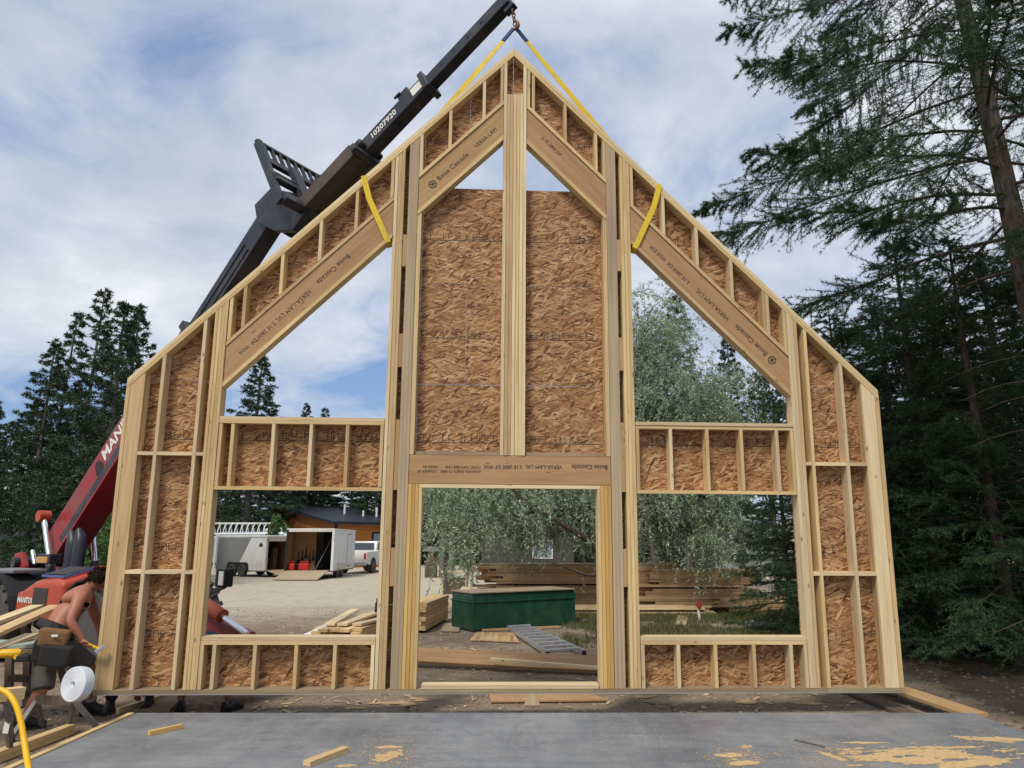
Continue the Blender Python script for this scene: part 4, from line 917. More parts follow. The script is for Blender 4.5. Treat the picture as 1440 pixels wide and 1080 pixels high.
def shoe(parent, name, an, fwd, mat, root, sole='black', hi=.13):
    a = Vector(an)-root; f = Vector((fwd[0], fwd[1], 0)).normalized(); sd = Vector((-f.y, f.x, 0)); z0 = GZ-root.z
    mb = MB(); secs = [(-.085, .038, .1), (-.05, .046, .13+hi*.5), (.0, .046, .12+hi*.45), (.06, .046, .105), (.12, .05, .075), (.17, .044, .055), (.195, .025, .04)]
    vs = []; n = 8
    for x, w, h in secs:
        for k in range(n):
            t = math.pi*k/(n-1); vs.append(Vector((a.x, a.y, z0+.018))+f*x+sd*math.cos(t)*w+Vector((0, 0, max(0, math.sin(t))**.7*h)))
    fs = [(i*n+k, i*n+k+1, (i+1)*n+k+1, (i+1)*n+k) for i in range(len(secs)-1) for k in range(n-1)]+[tuple(range(n)), tuple((len(secs)-1)*n+k for k in range(n-1, -1, -1))]+[(i*n, (i+1)*n, (i+1)*n+n-1, i*n+n-1) for i in range(len(secs)-1)]
    mb.add(vs, fs); b = mb.build(name, M[mat], parent, 0, True)
    s = MB(); s.prism([(x, w+.006) for x, w, h in secs]+[(x, -w-.006) for x, w, h in reversed(secs)], z0, z0+.022, lambda p, q, t: Vector((a.x, a.y, 0))+f*p+sd*q+Vector((0, 0, t))); s.build('sole', M[sole], b); return b
def hairmesh(parent, head, up, fwd, root, r=.105, mat='hair', tail=None):
    mb = MB(); n = 14; up = Vector(up).normalized(); fw = Vector(fwd); fw = (fw-up*fw.dot(up)).normalized(); sd = up.cross(fw); c = Vector(head)-root; rg = random.Random(3); rows = []
    for i in range(8):
        th = i/7*1.9
        for k in range(n):
            a = 2*math.pi*k/n; lim = 1.0 if math.cos(a) < .35 else .62
            t2 = th*lim; rr = r*(1+rg.uniform(-.04, .2)); mb.v.append(c+up*(rr*math.cos(t2)*1.12)+(fw*math.cos(a)*1.08+sd*math.sin(a)*.95)*rr*math.sin(t2)-fw*.008)
    mb.f += [(i*n+k, i*n+(k+1) % n, (i+1)*n+(k+1) % n, (i+1)*n+k) for i in range(7) for k in range(n)]
    h = mb.build('hair', M[mat], parent, 0, True)
    rn = np.random.default_rng(6); p0 = np.array([tuple(v) for v in mb.v]); cc = np.array(tuple(c)); p0 = np.repeat(p0, 9, 0)+rn.normal(size=(len(p0)*9, 3))*.008; d_ = unit(unit(p0-cc)*.6+rn.normal(size=p0.shape)*.6+np.array([0, 0, -.35]))
    sd_ = unit(np.cross(d_, rn.normal(size=d_.shape)))*.006; vv = np.stack([p0-sd_, p0+sd_, p0+d_*(.025+.03*rn.random((len(p0), 1)))], 1).reshape(-1, 3)
    link('curls', np_mesh('curls', vv, np.arange(len(vv)).reshape(-1, 3), M[mat]), h); return h
def face(parent, head, up, fwd, root):
    up = Vector(up).normalized(); fw = Vector(fwd).normalized(); fw = (fw-up*fw.dot(up)).normalized(); sd = up.cross(fw); c = Vector(head)-root
    mb = MB()
    for s in (-1, 1): mb.lathe([(.001, -.012), (.012, -.008), (.013, 0), (.009, .008)], Matrix.Translation(c+fw*.088+sd*s*.032+up*.005) @ fw.to_track_quat('Z', 'Y').to_matrix().to_4x4(), 8)
    mb.build('eye', M['hair'], parent, 0, True)
    for s in (-1, 1):
        q = MB(); p = c+sd*s*.088-fw*.008; q.lathe([(.004, -.012), (.026, -.008), (.03, 0), (.02, .008)], Matrix.Translation(p) @ (sd*s-fw*.3).to_track_quat('Z', 'Y').to_matrix().to_4x4() @ Matrix.Diagonal((1, .65, 1, 1)), 10); q.build('ear', parent.data.materials[0] if parent.data else M['skin'], parent, 0, True)
    q = MB(); q.add([c+fw*.09+up*.015, c+fw*.09-up*.03+sd*.018, c+fw*.09-up*.03-sd*.018, c+fw*.122-up*.024], [(0, 1, 3), (0, 3, 2), (1, 2, 3), (0, 2, 1)]); q.build('nose', parent.data.materials[0], parent, 0, True)
    q = MB(); q.box(c+fw*.088-up*.055, (.05, .012, .01), Matrix((sd, fw, up)).transposed()); q.build('mouth', M['red_can'] if False else M['skin_tan'], parent, .003)
def trousers(root, pel, wst, hipL, hipR, hemL, hemR, knL, knR, mat, k=1.13, full=False):
    V = lambda p: Vector(p)-root
    pel, wst, hipL, hipR, hemL, hemR, knL, knR = map(V, (pel, wst, hipL, hipR, hemL, hemR, knL, knR))
    j = {'pel': (pel, (.168*k, .14*k)), 'wst': (wst, (.152*k, .125*k))}; e = [('pel', 'wst')]
    for s, h, kn, hm in (('L', hipL, knL, hemL), ('R', hipR, knR, hemR)):
        if full: e += limb(j, 'l'+s, [(h, .112*k), (h.lerp(kn, .5), .096*k), (kn, .075*k), (kn.lerp(hm, .5), .068*k), (hm, .062*k)])
        else: e += limb(j, 'l'+s, [(h, .115*k), (h.lerp(hm, .5), .108*k), (hm.lerp(h, .05), .1*k), (hm, .098*k)])
        e.append(('pel', 'l'+s+'0'))
    return skin_mesh('shorts' if not full else 'trousers', j, e, mat)
def build_worker():
    # bent forward in a lunge just outside the frame's corner, tool in hand
    fL, fR = G(24, 1028), G(130, 1006); root = Vector(((fL.x+fR.x)/2, (fL.y+fR.y)/2, GZ))
    w = thing('person', 'shirtless person with tool belt and charcoal shorts bending forward beside the frame corner', 'person', root)
    pel = PT(72, 893, 7.42); chest = PT(100, 851, 7.55); neck = PT(123, 828, 7.72); head = PT(140, 817, 7.82)
    shN = PT(113, 838, 7.45); shF = PT(124, 838, 7.92); elN = PT(98, 873, 7.3); haN = PT(119, 905, 7.38); elF = PT(140, 880, 7.95); haF = PT(146, 915, 7.85)
    hpN = PT(66, 909, 7.34); hpF = PT(88, 907, 7.56); knN = PT(60, 968, 7.22); knF = PT(126, 938, 7.72)
    anN = Vector((fL.x+.02, fL.y+.04, GZ+.11)); anF = Vector((fR.x-.04, fR.y, GZ+.12))
    b = link('body', body(root, pel, chest, neck, head, shF, shN, elF, elN, haF, haN, hpF, hpN, knF, knN, anF, anN, M['skin'], 1.08), w)
    fw = (head-pel); hairmesh(b, head, (head-neck).normalized()*.6+Vector((0, 0, .8)), Vector((1, .55, -.35)), root)
    face(b, head, Vector((-.1, 0, 1)), Vector((1, .55, -.35)), root)
    sh = link('shorts', trousers(root, pel, pel.lerp(chest, .12), hpF, hpN, hpF.lerp(knF, .98), hpN.lerp(knN, 1.05), knF, knN, M['shorts'], 1.1), w)
    shoe(w, 'boot', anF, (1, .35), 'boot', root, hi=.26); shoe(w, 'boot', anN, (.75, .5), 'boot', root, hi=.16)
    for an in (anN, anF):
        q = MB(); q.tube([an-root+Vector((0, 0, .02)), an-root+Vector((0, 0, .09))], [.058, .056], 12); q.build('sock', M['sock'], w, 0, True)
    # tool belt
    ax = (chest-pel).normalized(); ring = []
    for k in range(19):
        a = 2*math.pi*k/18; x = ax.orthogonal().normalized(); y = ax.cross(x); ring.append(pel-root+ax*.06+(x*math.cos(a)+y*math.sin(a))*.205)
    bt = MB(); ribbon(bt, ring, [ring[k]-(pel-root+ax*.06) for k in range(19)], .075, .012); belt = bt.build('tool_belt', M['belt'], w)
    def pouch(px, py, Y, s, mat, par=belt):
        q = MB(); c = PT(px, py, Y)-root; q.box(c, s, Matrix.Rotation(.35, 3, 'Z') @ Matrix.Rotation(.15, 3, 'Y'), 1.12); return q.build('pouch', M[mat], par, .025)
    pouch(76, 897, 7.16, (.24, .12, .17), 'leather'); pouch(78, 922, 7.12, (.25, .13, .2), 'belt'); pouch(57, 915, 7.2, (.12, .12, .2), 'belt')
    q = MB(); q.box(PT(77, 894, 7.085)-root, (.06, .01, .02)); q.build('buckle', M['white_print'], belt)
    h = MB(); h.tube([haN+Vector((-.06, -.01, .03)), haN+Vector((.13, .05, -.06))], .016, 8)
    hm = thing('hammer', 'yellow handled hammer held by the shirtless person', 'hammer', haN)
    h.v = [tuple(Vector(v)-haN) for v in h.v]; h.build('handle', M['drill_y'], hm)
    h = MB(); h.bar(Vector((.1, .03, -.09)), Vector((.17, .07, -.03)), .035, .035); h.build('head', M['chrome'], hm, .006)
build_worker()
def build_hidden_workers():
    # person in dark trousers standing behind the sheathed bay: boots and shins show under the frame
    fA, fB = PT(153, 1000, 7.98), PT(209, 985, 8.22); fA.z = fB.z = GZ; root = Vector(((fA.x+fB.x)/2, 8.1, GZ))
    w = thing('person', 'person in black trousers standing behind the sheathed bay, boots showing underneath', 'person', root)
    hp = root+Vector((0, 0, .93)); up = Vector((0, 0, 1)); sd = (fB-fA).normalized()
    ch = hp+up*.36; nk = hp+up*.6; hd = hp+up*.76; sa, sb = nk-sd*.19-up*.08, nk+sd*.19-up*.08
    hA, hB = hp-sd*.1-up*.06, hp+sd*.1-up*.06; kA, kB = fA.lerp(hA, .52)+Vector((0, .03, 0)), fB.lerp(hB, .52)+Vector((0, .03, 0)); aA, aB = fA+up*.1, fB+up*.1
    f0 = Vector((.2, -1, 0))
    b = link('body', body(root, hp, ch, nk, hd, sa, sb, sa-up*.25-sd*.08+f0*.1, sb-up*.25+sd*.08+f0*.1, sa-up*.2+f0*.34, sb-up*.2+f0*.34, hA, hB, kA, kB, aA, aB, M['skin_tan']), w)
    link('trousers', trousers(root, hp, hp+up*.12, hA, hB, aA, aB, kA, kB, M['dark_cloth'], 1.05, True), w); shoe(w, 'boot', aA, (.3, -1), 'boot', root); shoe(w, 'boot', aB, (.3, -1), 'boot', root)
    hairmesh(b, hd, up, f0, root); face(b, hd, up, f0, root)
    j = {'pel': (hp+up*.02-root, (.17, .145)), 'chest': (ch-root, (.19, .15)), 'up': (ch.lerp(nk, .6)-root, (.14, .11))}; e = [('pel', 'chest'), ('chest', 'up')]
    for s, sh_, el in (('L', sa, sa-up*.2-sd*.06), ('R', sb, sb-up*.2+sd*.06)): e += limb(j, 'a'+s, [(sh_-root, .085), (el-root, .07)]); e.append(('up', 'a'+s+'0'))
    link('shirt', skin_mesh('shirt', j, e, M['grey_cloth']), w)
    # person in navy shorts bending behind the sill, bare legs apart
    fA, fB = PT(253, 1000, 8.02), PT(322, 1000, 8.02); fA.z = fB.z = GZ; root = Vector(((fA.x+fB.x)/2, 8.02, GZ)); hp = PT(287, 897, 8.14)
    w = thing('person', 'bare-legged person in navy shorts bending down behind the window sill', 'person', root)
    dr = Vector((-.8, .1, -.12)).normalized(); ch = hp+dr*.38; nk = hp+dr*.62; hd = hp+dr*.76-up*.06; sd = Vector((.1, 1, 0)).normalized()
    sa, sb = nk-sd*.17-dr*.06, nk+sd*.17-dr*.06; hA, hB = hp+Vector((-.1, 0, -.05)), hp+Vector((.1, 0, -.05)); aA, aB = fA+up*.1, fB+up*.1; kA, kB = aA.lerp(hA, .5)+Vector((-.02, -.05, 0)), aB.lerp(hB, .5)+Vector((.03, -.05, 0))
    b = link('body', body(root, hp, ch, nk, hd, sa, sb, sa-up*.27, sb-up*.27, sa-up*.5+Vector((-.05, 0, 0)), sb-up*.5, hA, hB, kA, kB, aA, aB, M['skin_tan']), w)
    link('shorts', trousers(root, hp, hp+dr*.1, hA, hB, hA.lerp(kA, .95), hB.lerp(kB, .95), kA, kB, M['blue_cloth'], 1.08), w)
    j = {'pel': (hp+dr*.05-root, (.16, .13)), 'chest': (ch-root, (.185, .145)), 'up': (ch.lerp(nk, .6)-root, (.13, .1))}; e = [('pel', 'chest'), ('chest', 'up')]
    for s, sh_ in (('L', sa), ('R', sb)): e += limb(j, 'a'+s, [(sh_-root, .085), (sh_-up*.2-root, .07)]); e.append(('up', 'a'+s+'0'))
    link('shirt', skin_mesh('shirt', j, e, M['grey_cloth']), w); shoe(w, 'shoe', aA, (-.3, .8), 'boot', root, hi=-.12); shoe(w, 'shoe', aB, (.3, .8), 'boot', root, hi=-.12); hairmesh(b, hd, up*.6+dr, dr-up*.8, root); face(b, hd, up*.4-dr*-.9, dr*.3-up, root)
build_hidden_workers()
# ---------------------------------------------------------------- things about the site
def board_at(mb_name, label, cat, a, b, w, t, mat, group=None, up=(0, 0, 1), parent=None):
    """a single board as its own thing; grain along local z"""
    a = Vector(a); b = Vector(b); d = b-a; z = d.normalized(); u = Vector(up)
    if abs(z.dot(u)) > .98: u = Vector((0, 1, 0))
    x = u.cross(z).normalized(); y = z.cross(x)
    mb = MB(); mb.box((0, 0, 0), (w, t, d.length)); o = mb.build(mb_name, M[mat], parent, .003)
    o.matrix_local = Matrix.Translation((a+b)/2) @ Matrix((x, y, z)).transposed().to_4x4()
    if label: tag(o, label, cat, group)
    return o
def lay(px0, py0, px1, py1, z=GZ, h=.02): # two photo points lying on a horizontal plane
    a = G(px0, py0, z); b = G(px1, py1, z); return a+Vector((0, 0, h)), b+Vector((0, 0, h))
def build_site():
    # form boards at the slab edge
    board_at('form_board', 'reddish form plank running out from the slab corner under the frame', 'plank', (4.6, 7.34, -.03), (4.42, 9.8, -.03), .26, .038, 'lvl')
    board_at('form_board', 'edge form plank beside the reddish one, darkened to stand in for the trench shadow', 'plank', (4.2, 7.34, -.125), (4.08, 9.6, -.125), .2, .038, 'old_wood')  # plank set low in dark wood to read as a trench in shadow
    board_at('form_board', 'pale form plank along the slab side beside the saw horses', 'plank', (-3.745, 4.2, -.045), (-3.745, 7.28, -.045), .06, .1, 'pine')
    board_at('plank', 'pale narrow plank lying past the slab corner under the frame', 'plank', G(165, 1004)+Vector((0, 0, .03)), G(262, 973)+Vector((0, 0, .03)), .04, .06, 'pine_pale')
    q = MB(); P = [G(195, 1003), G(238, 1003), G(262, 976), G(246, 976)]
    for p in P: p.z = GZ+.012
    q.add([tuple(p) for p in P]+[tuple(p+Vector((0, 0, .018))) for p in P], [(3, 2, 1, 0), (4, 5, 6, 7), (0, 1, 5, 4), (1, 2, 6, 5), (2, 3, 7, 6), (3, 0, 4, 7)]); one(q, 'plywood_sheet', 'brown sheet scrap lying on the dirt beneath the frame', 'sheet', M['plate_grey'])
    board_at('plank', 'stout yellow plank on the dirt beside the slab and the saw horse leg', 'plank', G(-10, 1075)+Vector((0, 0, .05)), G(98, 1033)+Vector((0, 0, .05)), .09, .09, 'pine')
    # offcuts on the slab
    board_at('lumber_offcut', 'thick pine offcut lying on the slab near the sawdust smear', 'offcut', G(431, 1074, .02), G(486, 1053, .02), .075, .038, 'pine')
    board_at('lumber_offcut', 'flat pine offcut on the slab in front of the sheathed bay', 'offcut', G(209, 1031, .02), G(256, 1021, .02), .038, .038, 'pine_gold', up=(0, 1, 0))
    q = MB(); p0 = G(740, 1001, GZ); q.prism([(-.02, 0), (.16, 0), (.12, .12), (.05, .16)], 0, .02, lambda p, r_, t: (p0.x+p, p0.y+.25+t, GZ+.01+r_)); one(q, 'lumber_offcut', 'pale wedge of wood at the edge of the slab before the door opening', 'offcut', M['pine_pale'])
    st_ = MB(); st_.tube([G(1118, 1040, .01), G(1160, 1050, .012)], .006, 6); one(st_, 'stick', 'thin grey stick on the slab beside the sawdust', 'stick', M['old_wood'])
    # boards lying behind the door opening
    a, b = G(560, 938), G(900, 962); P0 = Vector((-1.75, 10.9, GZ+.16)); P1 = Vector((2.1, 10.0, GZ+.12))
    board_at('laminated_board', 'long brown laminated board lying tilted behind the door threshold', 'board', P0, P1, .045, .3, 'lvl', up=(.1, .85, .5))
    board_at('plank', 'pale thin plank lying on top of the laminated board', 'plank', G(690, 930, 0)+Vector((0, 0, .03)), G(905, 948, 0)+Vector((0, 0, .03)), .09, .038, 'pine_pale')
    board_at('plank', 'thin bleached lath on the dirt behind the laminated board', 'plank', G(588, 923)+Vector((0, 0, .02)), G(668, 922)+Vector((0, 0, .02)), .05, .02, 'pine_pale')
    def sheet(pts, label, mat='osb_pale', z=GZ, th=.018):
        q = MB(); P = [G(x, y, z) for x, y in pts]; n = len(P); q.add([tuple(p+Vector((0, 0, .015))) for p in P]+[tuple(p+Vector((0, 0, .015+th))) for p in P], [tuple(range(n-1, -1, -1)), tuple(range(n, 2*n))]+[(i, (i+1) % n, (i+1) % n+n, i+n) for i in range(n)]); return one(q, 'plywood_sheet', label, 'sheet', M[mat])
    sheet([(661, 902), (730, 905), (722, 892), (672, 891)], 'yellow strand-board scrap under the end of the ladder')
    sheet([(619, 889), (645, 890), (649, 878), (625, 878)], 'small grey plywood scrap on the dirt by the green box', 'box_top')
    sheet([(630, 850), (664, 850), (690, 828), (650, 826)], 'pale plywood sheet lying behind the green box', 'pine_pale', GZ+.3)
    sheet([(950, 880), (965, 881), (968, 868), (953, 867)], 'small pale board scrap on the grass under the willow', 'pine_pale')
    sheet([(690, 990), (856, 988), (830, 979), (688, 979)], 'brown board scrap lying on the dirt beneath the door threshold', 'lvl')
    board_at('plank', 'long pale lath on the ground in front of the green box', 'plank', G(678, 889)+Vector((0, 0, .04)), G(786, 884)+Vector((0, 0, .04)), .06, .04, 'pine')
    # green steel box
    a, b = G(660, 890), G(806, 879); ax = (b-a); L_ = ax.length; rz = math.atan2(ax.y, ax.x)
    g = thing('green_box', 'long dark green steel bin with a worn tan lid on the dirt', 'bin', a.lerp(b, .5)+Vector((-.2, .5, 0)), rz)
    q = MB(); q.box((0, 0, .3), (L_, .95, .56)); q.box((0, 0, .665), (L_*1.0, .93, .17)); sh = q.build('shell', M['green'], g, .02)
    q = MB(); q.box((0, 0, .585), (L_+.03, .99, .035)); q.build('rib', M['green'], g, .012)
    for x in (-L_/2+.02, L_/2-.02): q = MB(); q.box((x, -.475, .36), (.05, .03, .68)); q.build('corner_post', M['green'], g, .01)
    q = MB(); q.box((0, 0, .77), (L_+.04, .99, .03)); q.build('lid', M['box_top'], g, .01)
    # ladder lying on the ground
    a, b = G(728, 886), G(792, 926); d = b-a; ln = d.length; d.normalize(); sd = Vector((d.y, -d.x, 0)); sd = sd if sd.x > 0 else -sd
    la = thing('ladder', 'aluminium stepladder lying flat on the dirt behind the door opening', 'ladder', a); 
    for o0, o1 in ((-.22, -.26), (.22, .34)):
        q = MB(); q.bar(sd*o0+Vector((0, 0, .06)), d*ln+sd*o1+Vector((0, 0, .09)), .03, .08); q.build('rail', M['alu'], la, .005)
    for k in range(9):
        t_ = (k+.5)/9; q = MB(); q.bar(d*ln*t_+sd*(-.22-.04*t_)+Vector((0, 0, .1)), d*ln*t_+sd*(.22+.12*t_)+Vector((0, 0, .12)), .11, .03); q.build('tread', M['alu'], la, .004)
    for o_ in (-.26, .34): q = MB(); q.box(d*(ln+.02)+sd*o_+Vector((0, 0, .07)), (.07, .07, .08)); q.build('foot', M['black'], la, .01)
    # stacks of lumber: each board a part
    def stack(name, label, c, rz, nx, nz, w, h, ln, mat, jit=.03, skip=0.0, gapz=None, group=None, var=0.0):
        t = thing(name, label, 'lumber stack', c, rz, group); r = random.Random(hash(label) % 1000); mesh_cache = {}
        z = 0
        for k in range(nz):
            if gapz and k and k % gapz == 0:
                for xx in (-ln*.35, 0.05, ln*.35):
                    q = MB(); q.box((0, 0, 0), (.05, nx*w, .04)); o = q.build('sticker', M['old_wood'], t); o.location = (xx, 0, z+.02)
                z += .04
            for i in range(nx):
                if r.random() < skip: continue
                key = r.choice((0, 1, 2)) if var else 0
                if key not in mesh_cache:
                    q = MB(); q.box((0, 0, 0), (w*.97, h*.95, ln*(1-.06*key))); mesh_cache[key] = q.mesh('board', M[mat], .004, seg=1)
                o = link('board', mesh_cache[key], t, Matrix.Translation((r.uniform(-jit, jit)*3, (i-(nx-1)/2)*w+r.uniform(-.003, .003), z+h/2)) @ Matrix.Rotation(math.pi/2, 4, 'Y') @ Matrix.Rotation(math.pi/2, 4, 'Z') @ Matrix.Rotation(r.uniform(-.004, .004), 4, 'X'))
            z += h
        return t
    m = G(870, 862); 
    stack('lumber_stack', 'long wide stack of spruce boards behind the willow branches', (2.0, 20.3, GZ+.1), -.02, 4, 16, .26, .068, 5.6, 'stack_wood', .12, 0, 8, var=1)
    stack('lumber_stack', 'second stack of spruce boards continuing the long one past its strapped end', (5.1, 20.0, GZ+.1), -.03, 4, 14, .26, .068, 2.9, 'stack_wood', .1, 0, 7, var=1)
    stack('lumber_stack', 'low pile of bright boards on the grass in front of the long stack', (3.0, 18.75, GZ+.02), -.02, 3, 4, .2, .045, 4.2, 'pine_pale', .15, .1, var=1)
    stack('lumber_stack', 'short low stack of boards beside the sparse dark spruce', (6.7, 19.4, GZ+.02), -.1, 4, 7, .2, .05, 2.3, 'stack_wood', .1, .05, var=1)
    stack('lumber_stack', 'strapped bundle of square pine studs beside the door opening post', (-1.86, 15.9, GZ+.05), math.pi/2-.1, 5, 6, .09, .09, 2.4, 'pine', .02)
    stack('lumber_stack', 'heap of wide pine boards behind the sill of the window opening', (-3.0, 14.3, GZ+.05), math.pi/2-.14, 5, 4, .19, .06, 2.6, 'pine', .06)
    for i, (dx, mt, rr, lb) in enumerate(((-.35, 'pine_pale', .06, 'warped board on the heap, next to the white wrap'), (-.12, 'pine_pale', -.04, 'middle loose board on top of the heap of wide boards'), (.15, 'pine_pale', -.16, 'skewed loose board on top of the heap of wide boards'))):
        board_at('loose_board', lb, 'board', (-3.0+dx, 13.2, GZ+.33), (-2.85+dx-rr*4, 15.7, GZ+.36), .19, .045, mt)
    q = MB(); q.add([(-3.95, 13.1, GZ+.1), (-3.4, 13.2, GZ+.35), (-3.3, 15.2, GZ+.4), (-3.5, 15.3, GZ+.2), (-3.9, 13.1, GZ+.02), (-3.42, 13.2, GZ+.02), (-3.3, 15.2, GZ+.1), (-3.5, 15.3, GZ+.02)], [(0, 1, 2, 3), (4, 7, 6, 5), (0, 4, 5, 1), (1, 5, 6, 2), (2, 6, 7, 3), (3, 7, 4, 0)]); one(q, 'wrap_sheet', 'white plastic wrap folded against the heap of wide boards', 'wrap', M['white'], smooth=True)
    q = MB(); q.box((0, 0, .07), (.1, .06, .14)); q.box((.01, -.02, .18), (.07, .05, .1)); q.box((0, 0, -.02), (.11, .07, .05)); q.v = [tuple(Vector(v)+Vector((-2.82, 15.0, GZ+.43))) for v in q.v]; one(q, 'cordless_tool', 'small black cordless tool standing on the loose boards', 'tool', M['black'], bevel=.01)
    # posts, bird box, table by the lot
    q = MB(); q.bar(G(625, 862), G(625, 862)+Vector((0, 0, 1.45)), .1, .1, (0, 1, 0)); one(q, 'steel_post', 'dark square post standing on the dirt behind the stud bundle', 'post', M['grey_leg'], bevel=.006)
    t = thing('lumber_table', 'rough wooden rack with a pale top under the willow branches', 'table', G(640, 835)); q = MB(); q.box((0, 0, .78), (1.0, .7, .05)); q.build('top', M['pine_pale'], t, .004)
    for x in (-.42, .42):
        for y in (-.28, .28): q = MB(); q.bar((x, y, 0), (x, y, .755), .07, .07, (0, 1, 0)); q.build('leg', M['stack_wood'], t)
    q = MB(); q.box(G(640, 835)+Vector((0, .05, .3)), (.75, .5, .5)); q.box(G(640, 835)+Vector((0, .05, .52)), (.79, .54, .06)); one(q, 'crate', 'dark crate stored under the rough wooden rack', 'crate', M['old_wood'], bevel=.01)
    p = G(606, 812, GZ); t = thing('wood_kiosk', 'small brown wooden box house with a grey pitched roof at the lot edge', 'box house', p); q = MB(); q.box((0, 0, .45), (.62, .6, .9)); q.build('base', M['old_wood'], t, .01)
    q = MB(); q.box((0, 0, 1.15), (.42, .4, .5)); q.build('house', M['old_wood'], t, .01); q = MB(); q.prism([(-.48, 1.38), (.48, 1.38), (.34, 1.62), (-.2, 1.66)], -.4, .4, lambda a_, b_, c_: (a_, c_, b_)); q.build('roof', M['roof_grey'], t, .01)
    p = G(626, 812, GZ)
    for x, lb in ((-.18, 'dark upright pole standing right beside the box house'), (.3, 'second dark pole one step farther from the box house')):
        q = MB(); q.tube([p+Vector((x, 0, 0)), p+Vector((x, 0, 1.2)), p+Vector((x+.02, 0, 2.4))], [.17, .15, .14], 8); one(q, 'pole', lb, 'pole', M['grey_leg'])
    # marker stake, bag, block
    p = G(984, 873); t = thing('marker_stake', 'short white stake with a red diamond marker on the grass', 'stake', p); q = MB(); q.bar((0, 0, 0), (-.03, 0, .35), .05, .03, (0, 1, 0)); q.build('stake', M['white'], t)
    q = MB(); q.prism([(-.08, .36), (0, .22), (.08, .36), (0, .51)], -.02, .0, lambda a_, b_, c_: (a_, -.02+c_, b_)); q.build('diamond', M['orange_sign'], t)
    p = G(1064, 884); q = MB(); q.lathe([(.1, -.22), (.14, -.12), (.13, .05), (.1, .18), (.03, .24)], Matrix.Translation(p+Vector((0, 0, .09))) @ Matrix.Rotation(math.pi/2, 4, 'Y') @ Matrix.Diagonal((.6, 1, 1, 1)), 12); one(q, 'plastic_bag', 'crumpled white bag on the ground by the sparse dark spruce', 'bag', M['foam'], smooth=True)
    p = G(800, 876); board_at('plank', 'short bleached lath on the grass at the end of the green box', 'plank', G(808, 876)+Vector((0, 0, .02)), G(826, 873)+Vector((0, 0, .02)), .08, .03, 'foam')
    # --- saw horses, planks, drill and hose at the left
    def trestle(label, top, legs, mat, beam, sticker=False):
        t = thing('saw_horse', label, 'saw horse', (top[0]+top[1])/2*Vector((1, 1, 0)) if False else Vector(((top[0].x+top[1].x)/2, (top[0].y+top[1].y)/2, GZ))); o = t.location.copy()
        q = MB(); q.bar(top[0]-o, top[1]-o, beam[0], beam[1]); q.build('beam', M['old_wood'], t, .006)
        for a_, b_ in legs:
            q = MB(); q.bar(a_-o, b_-o, .042, .035, (0, 1, 0)); lg = q.build('leg', M[mat], t, .004)
        return t, lg, o
    b0, b1 = PT(104, 985, 6.95), PT(52, 984, 7.05)
    f0 = G(93, 1030); f1 = G(140, 1012); f1.y = 7.2; f0b = G(60, 1030)
    t, lg, o = trestle('grey steel saw horse with splayed legs beside the shirtless person', (b0, b1), ((b0, f0), (b0, Vector((b0.x+.24, b0.y+.15, GZ))), (b1, Vector((b1.x-.05, b1.y-.25, GZ))), (b1, Vector((b1.x-.1, b1.y+.3, GZ)))), 'grey_leg', (.05, .075))
    nb0, nb1 = PT(16, 983, 5.75), PT(-70, 985, 5.6); 
    t, lg, o = trestle('near grey saw horse with a white label, carrying the stubby beam', (nb0, nb1), ((nb0+Vector((-.02, -.01, 0)), G(14, 1062)), (nb0+Vector((-.05, 0, 0)), G(14, 1062)+Vector((-.3, .45, 0))), (nb1, Vector((nb1.x, nb1.y-.2, GZ))), (nb1, Vector((nb1.x, nb1.y+.25, GZ)))), 'grey_leg', (.06, .06))
    q = MB(); c0 = nb0.lerp(G(14, 1062), .38)-o; q.box(c0+Vector((-.005, -.03, 0)), (.045, .004, .16), Matrix.Rotation(.08, 3, 'Y')); q.build('label', M['white_print'], t)
    board_at('beam_offcut', 'stubby bright pine beam resting on the near saw horse', 'beam', PT(-60, 985, 5.45), PT(31, 974, 5.85), .09, .09, 'pine')
    # brown wooden frame trestle further back
    fr = thing('wood_trestle', 'brown wooden trestle frame standing behind the drill', 'trestle', G(35, 990)); o = fr.location
    A = [PT(14, 918, 7.9), PT(52, 918, 7.9), PT(12, 1000, 7.9), PT(52, 1000, 7.9)]; A[2].z = A[3].z = GZ
    for nm, a_, b_ in (('top_rail', A[0], A[1]), ('post', A[1], A[3]), ('post', A[0], A[2]), ('post', A[0].lerp(A[1], .66), A[2].lerp(A[3], .66)), ('middle_rail', A[0].lerp(A[2], .42), A[1].lerp(A[3], .42)), ('brace', A[0].lerp(A[2], .75), A[1].lerp(A[3], .62))):
        q = MB(); q.bar(a_-o, b_-o, .075, .05, (0, 1, 0)); q.build(nm, M['old_wood'], fr, .004)
    for dy, nm in ((.55, 'rear_post'),):
        for a_ in (A[2], A[3]): q = MB(); q.bar(a_-o+Vector((0, dy, 0)), a_-o+Vector((0, .02, .9)), .06, .05, (0, 1, 0)); q.build(nm, M['old_wood'], fr, .004)
    bd = MB(); c0 = PT(28, 905, 7.5); bd.box(c0, (1.9, .5, .03), Matrix.Rotation(.25, 3, 'Z')); bd.v = [tuple(Vector(v)+Vector((-.55, -.15, 0))) for v in bd.v]; one(bd, 'work_board', 'pale green work board lying on the trestles under the drill', 'board', plain('pale_green_board', (.36, .4, .32), .7))
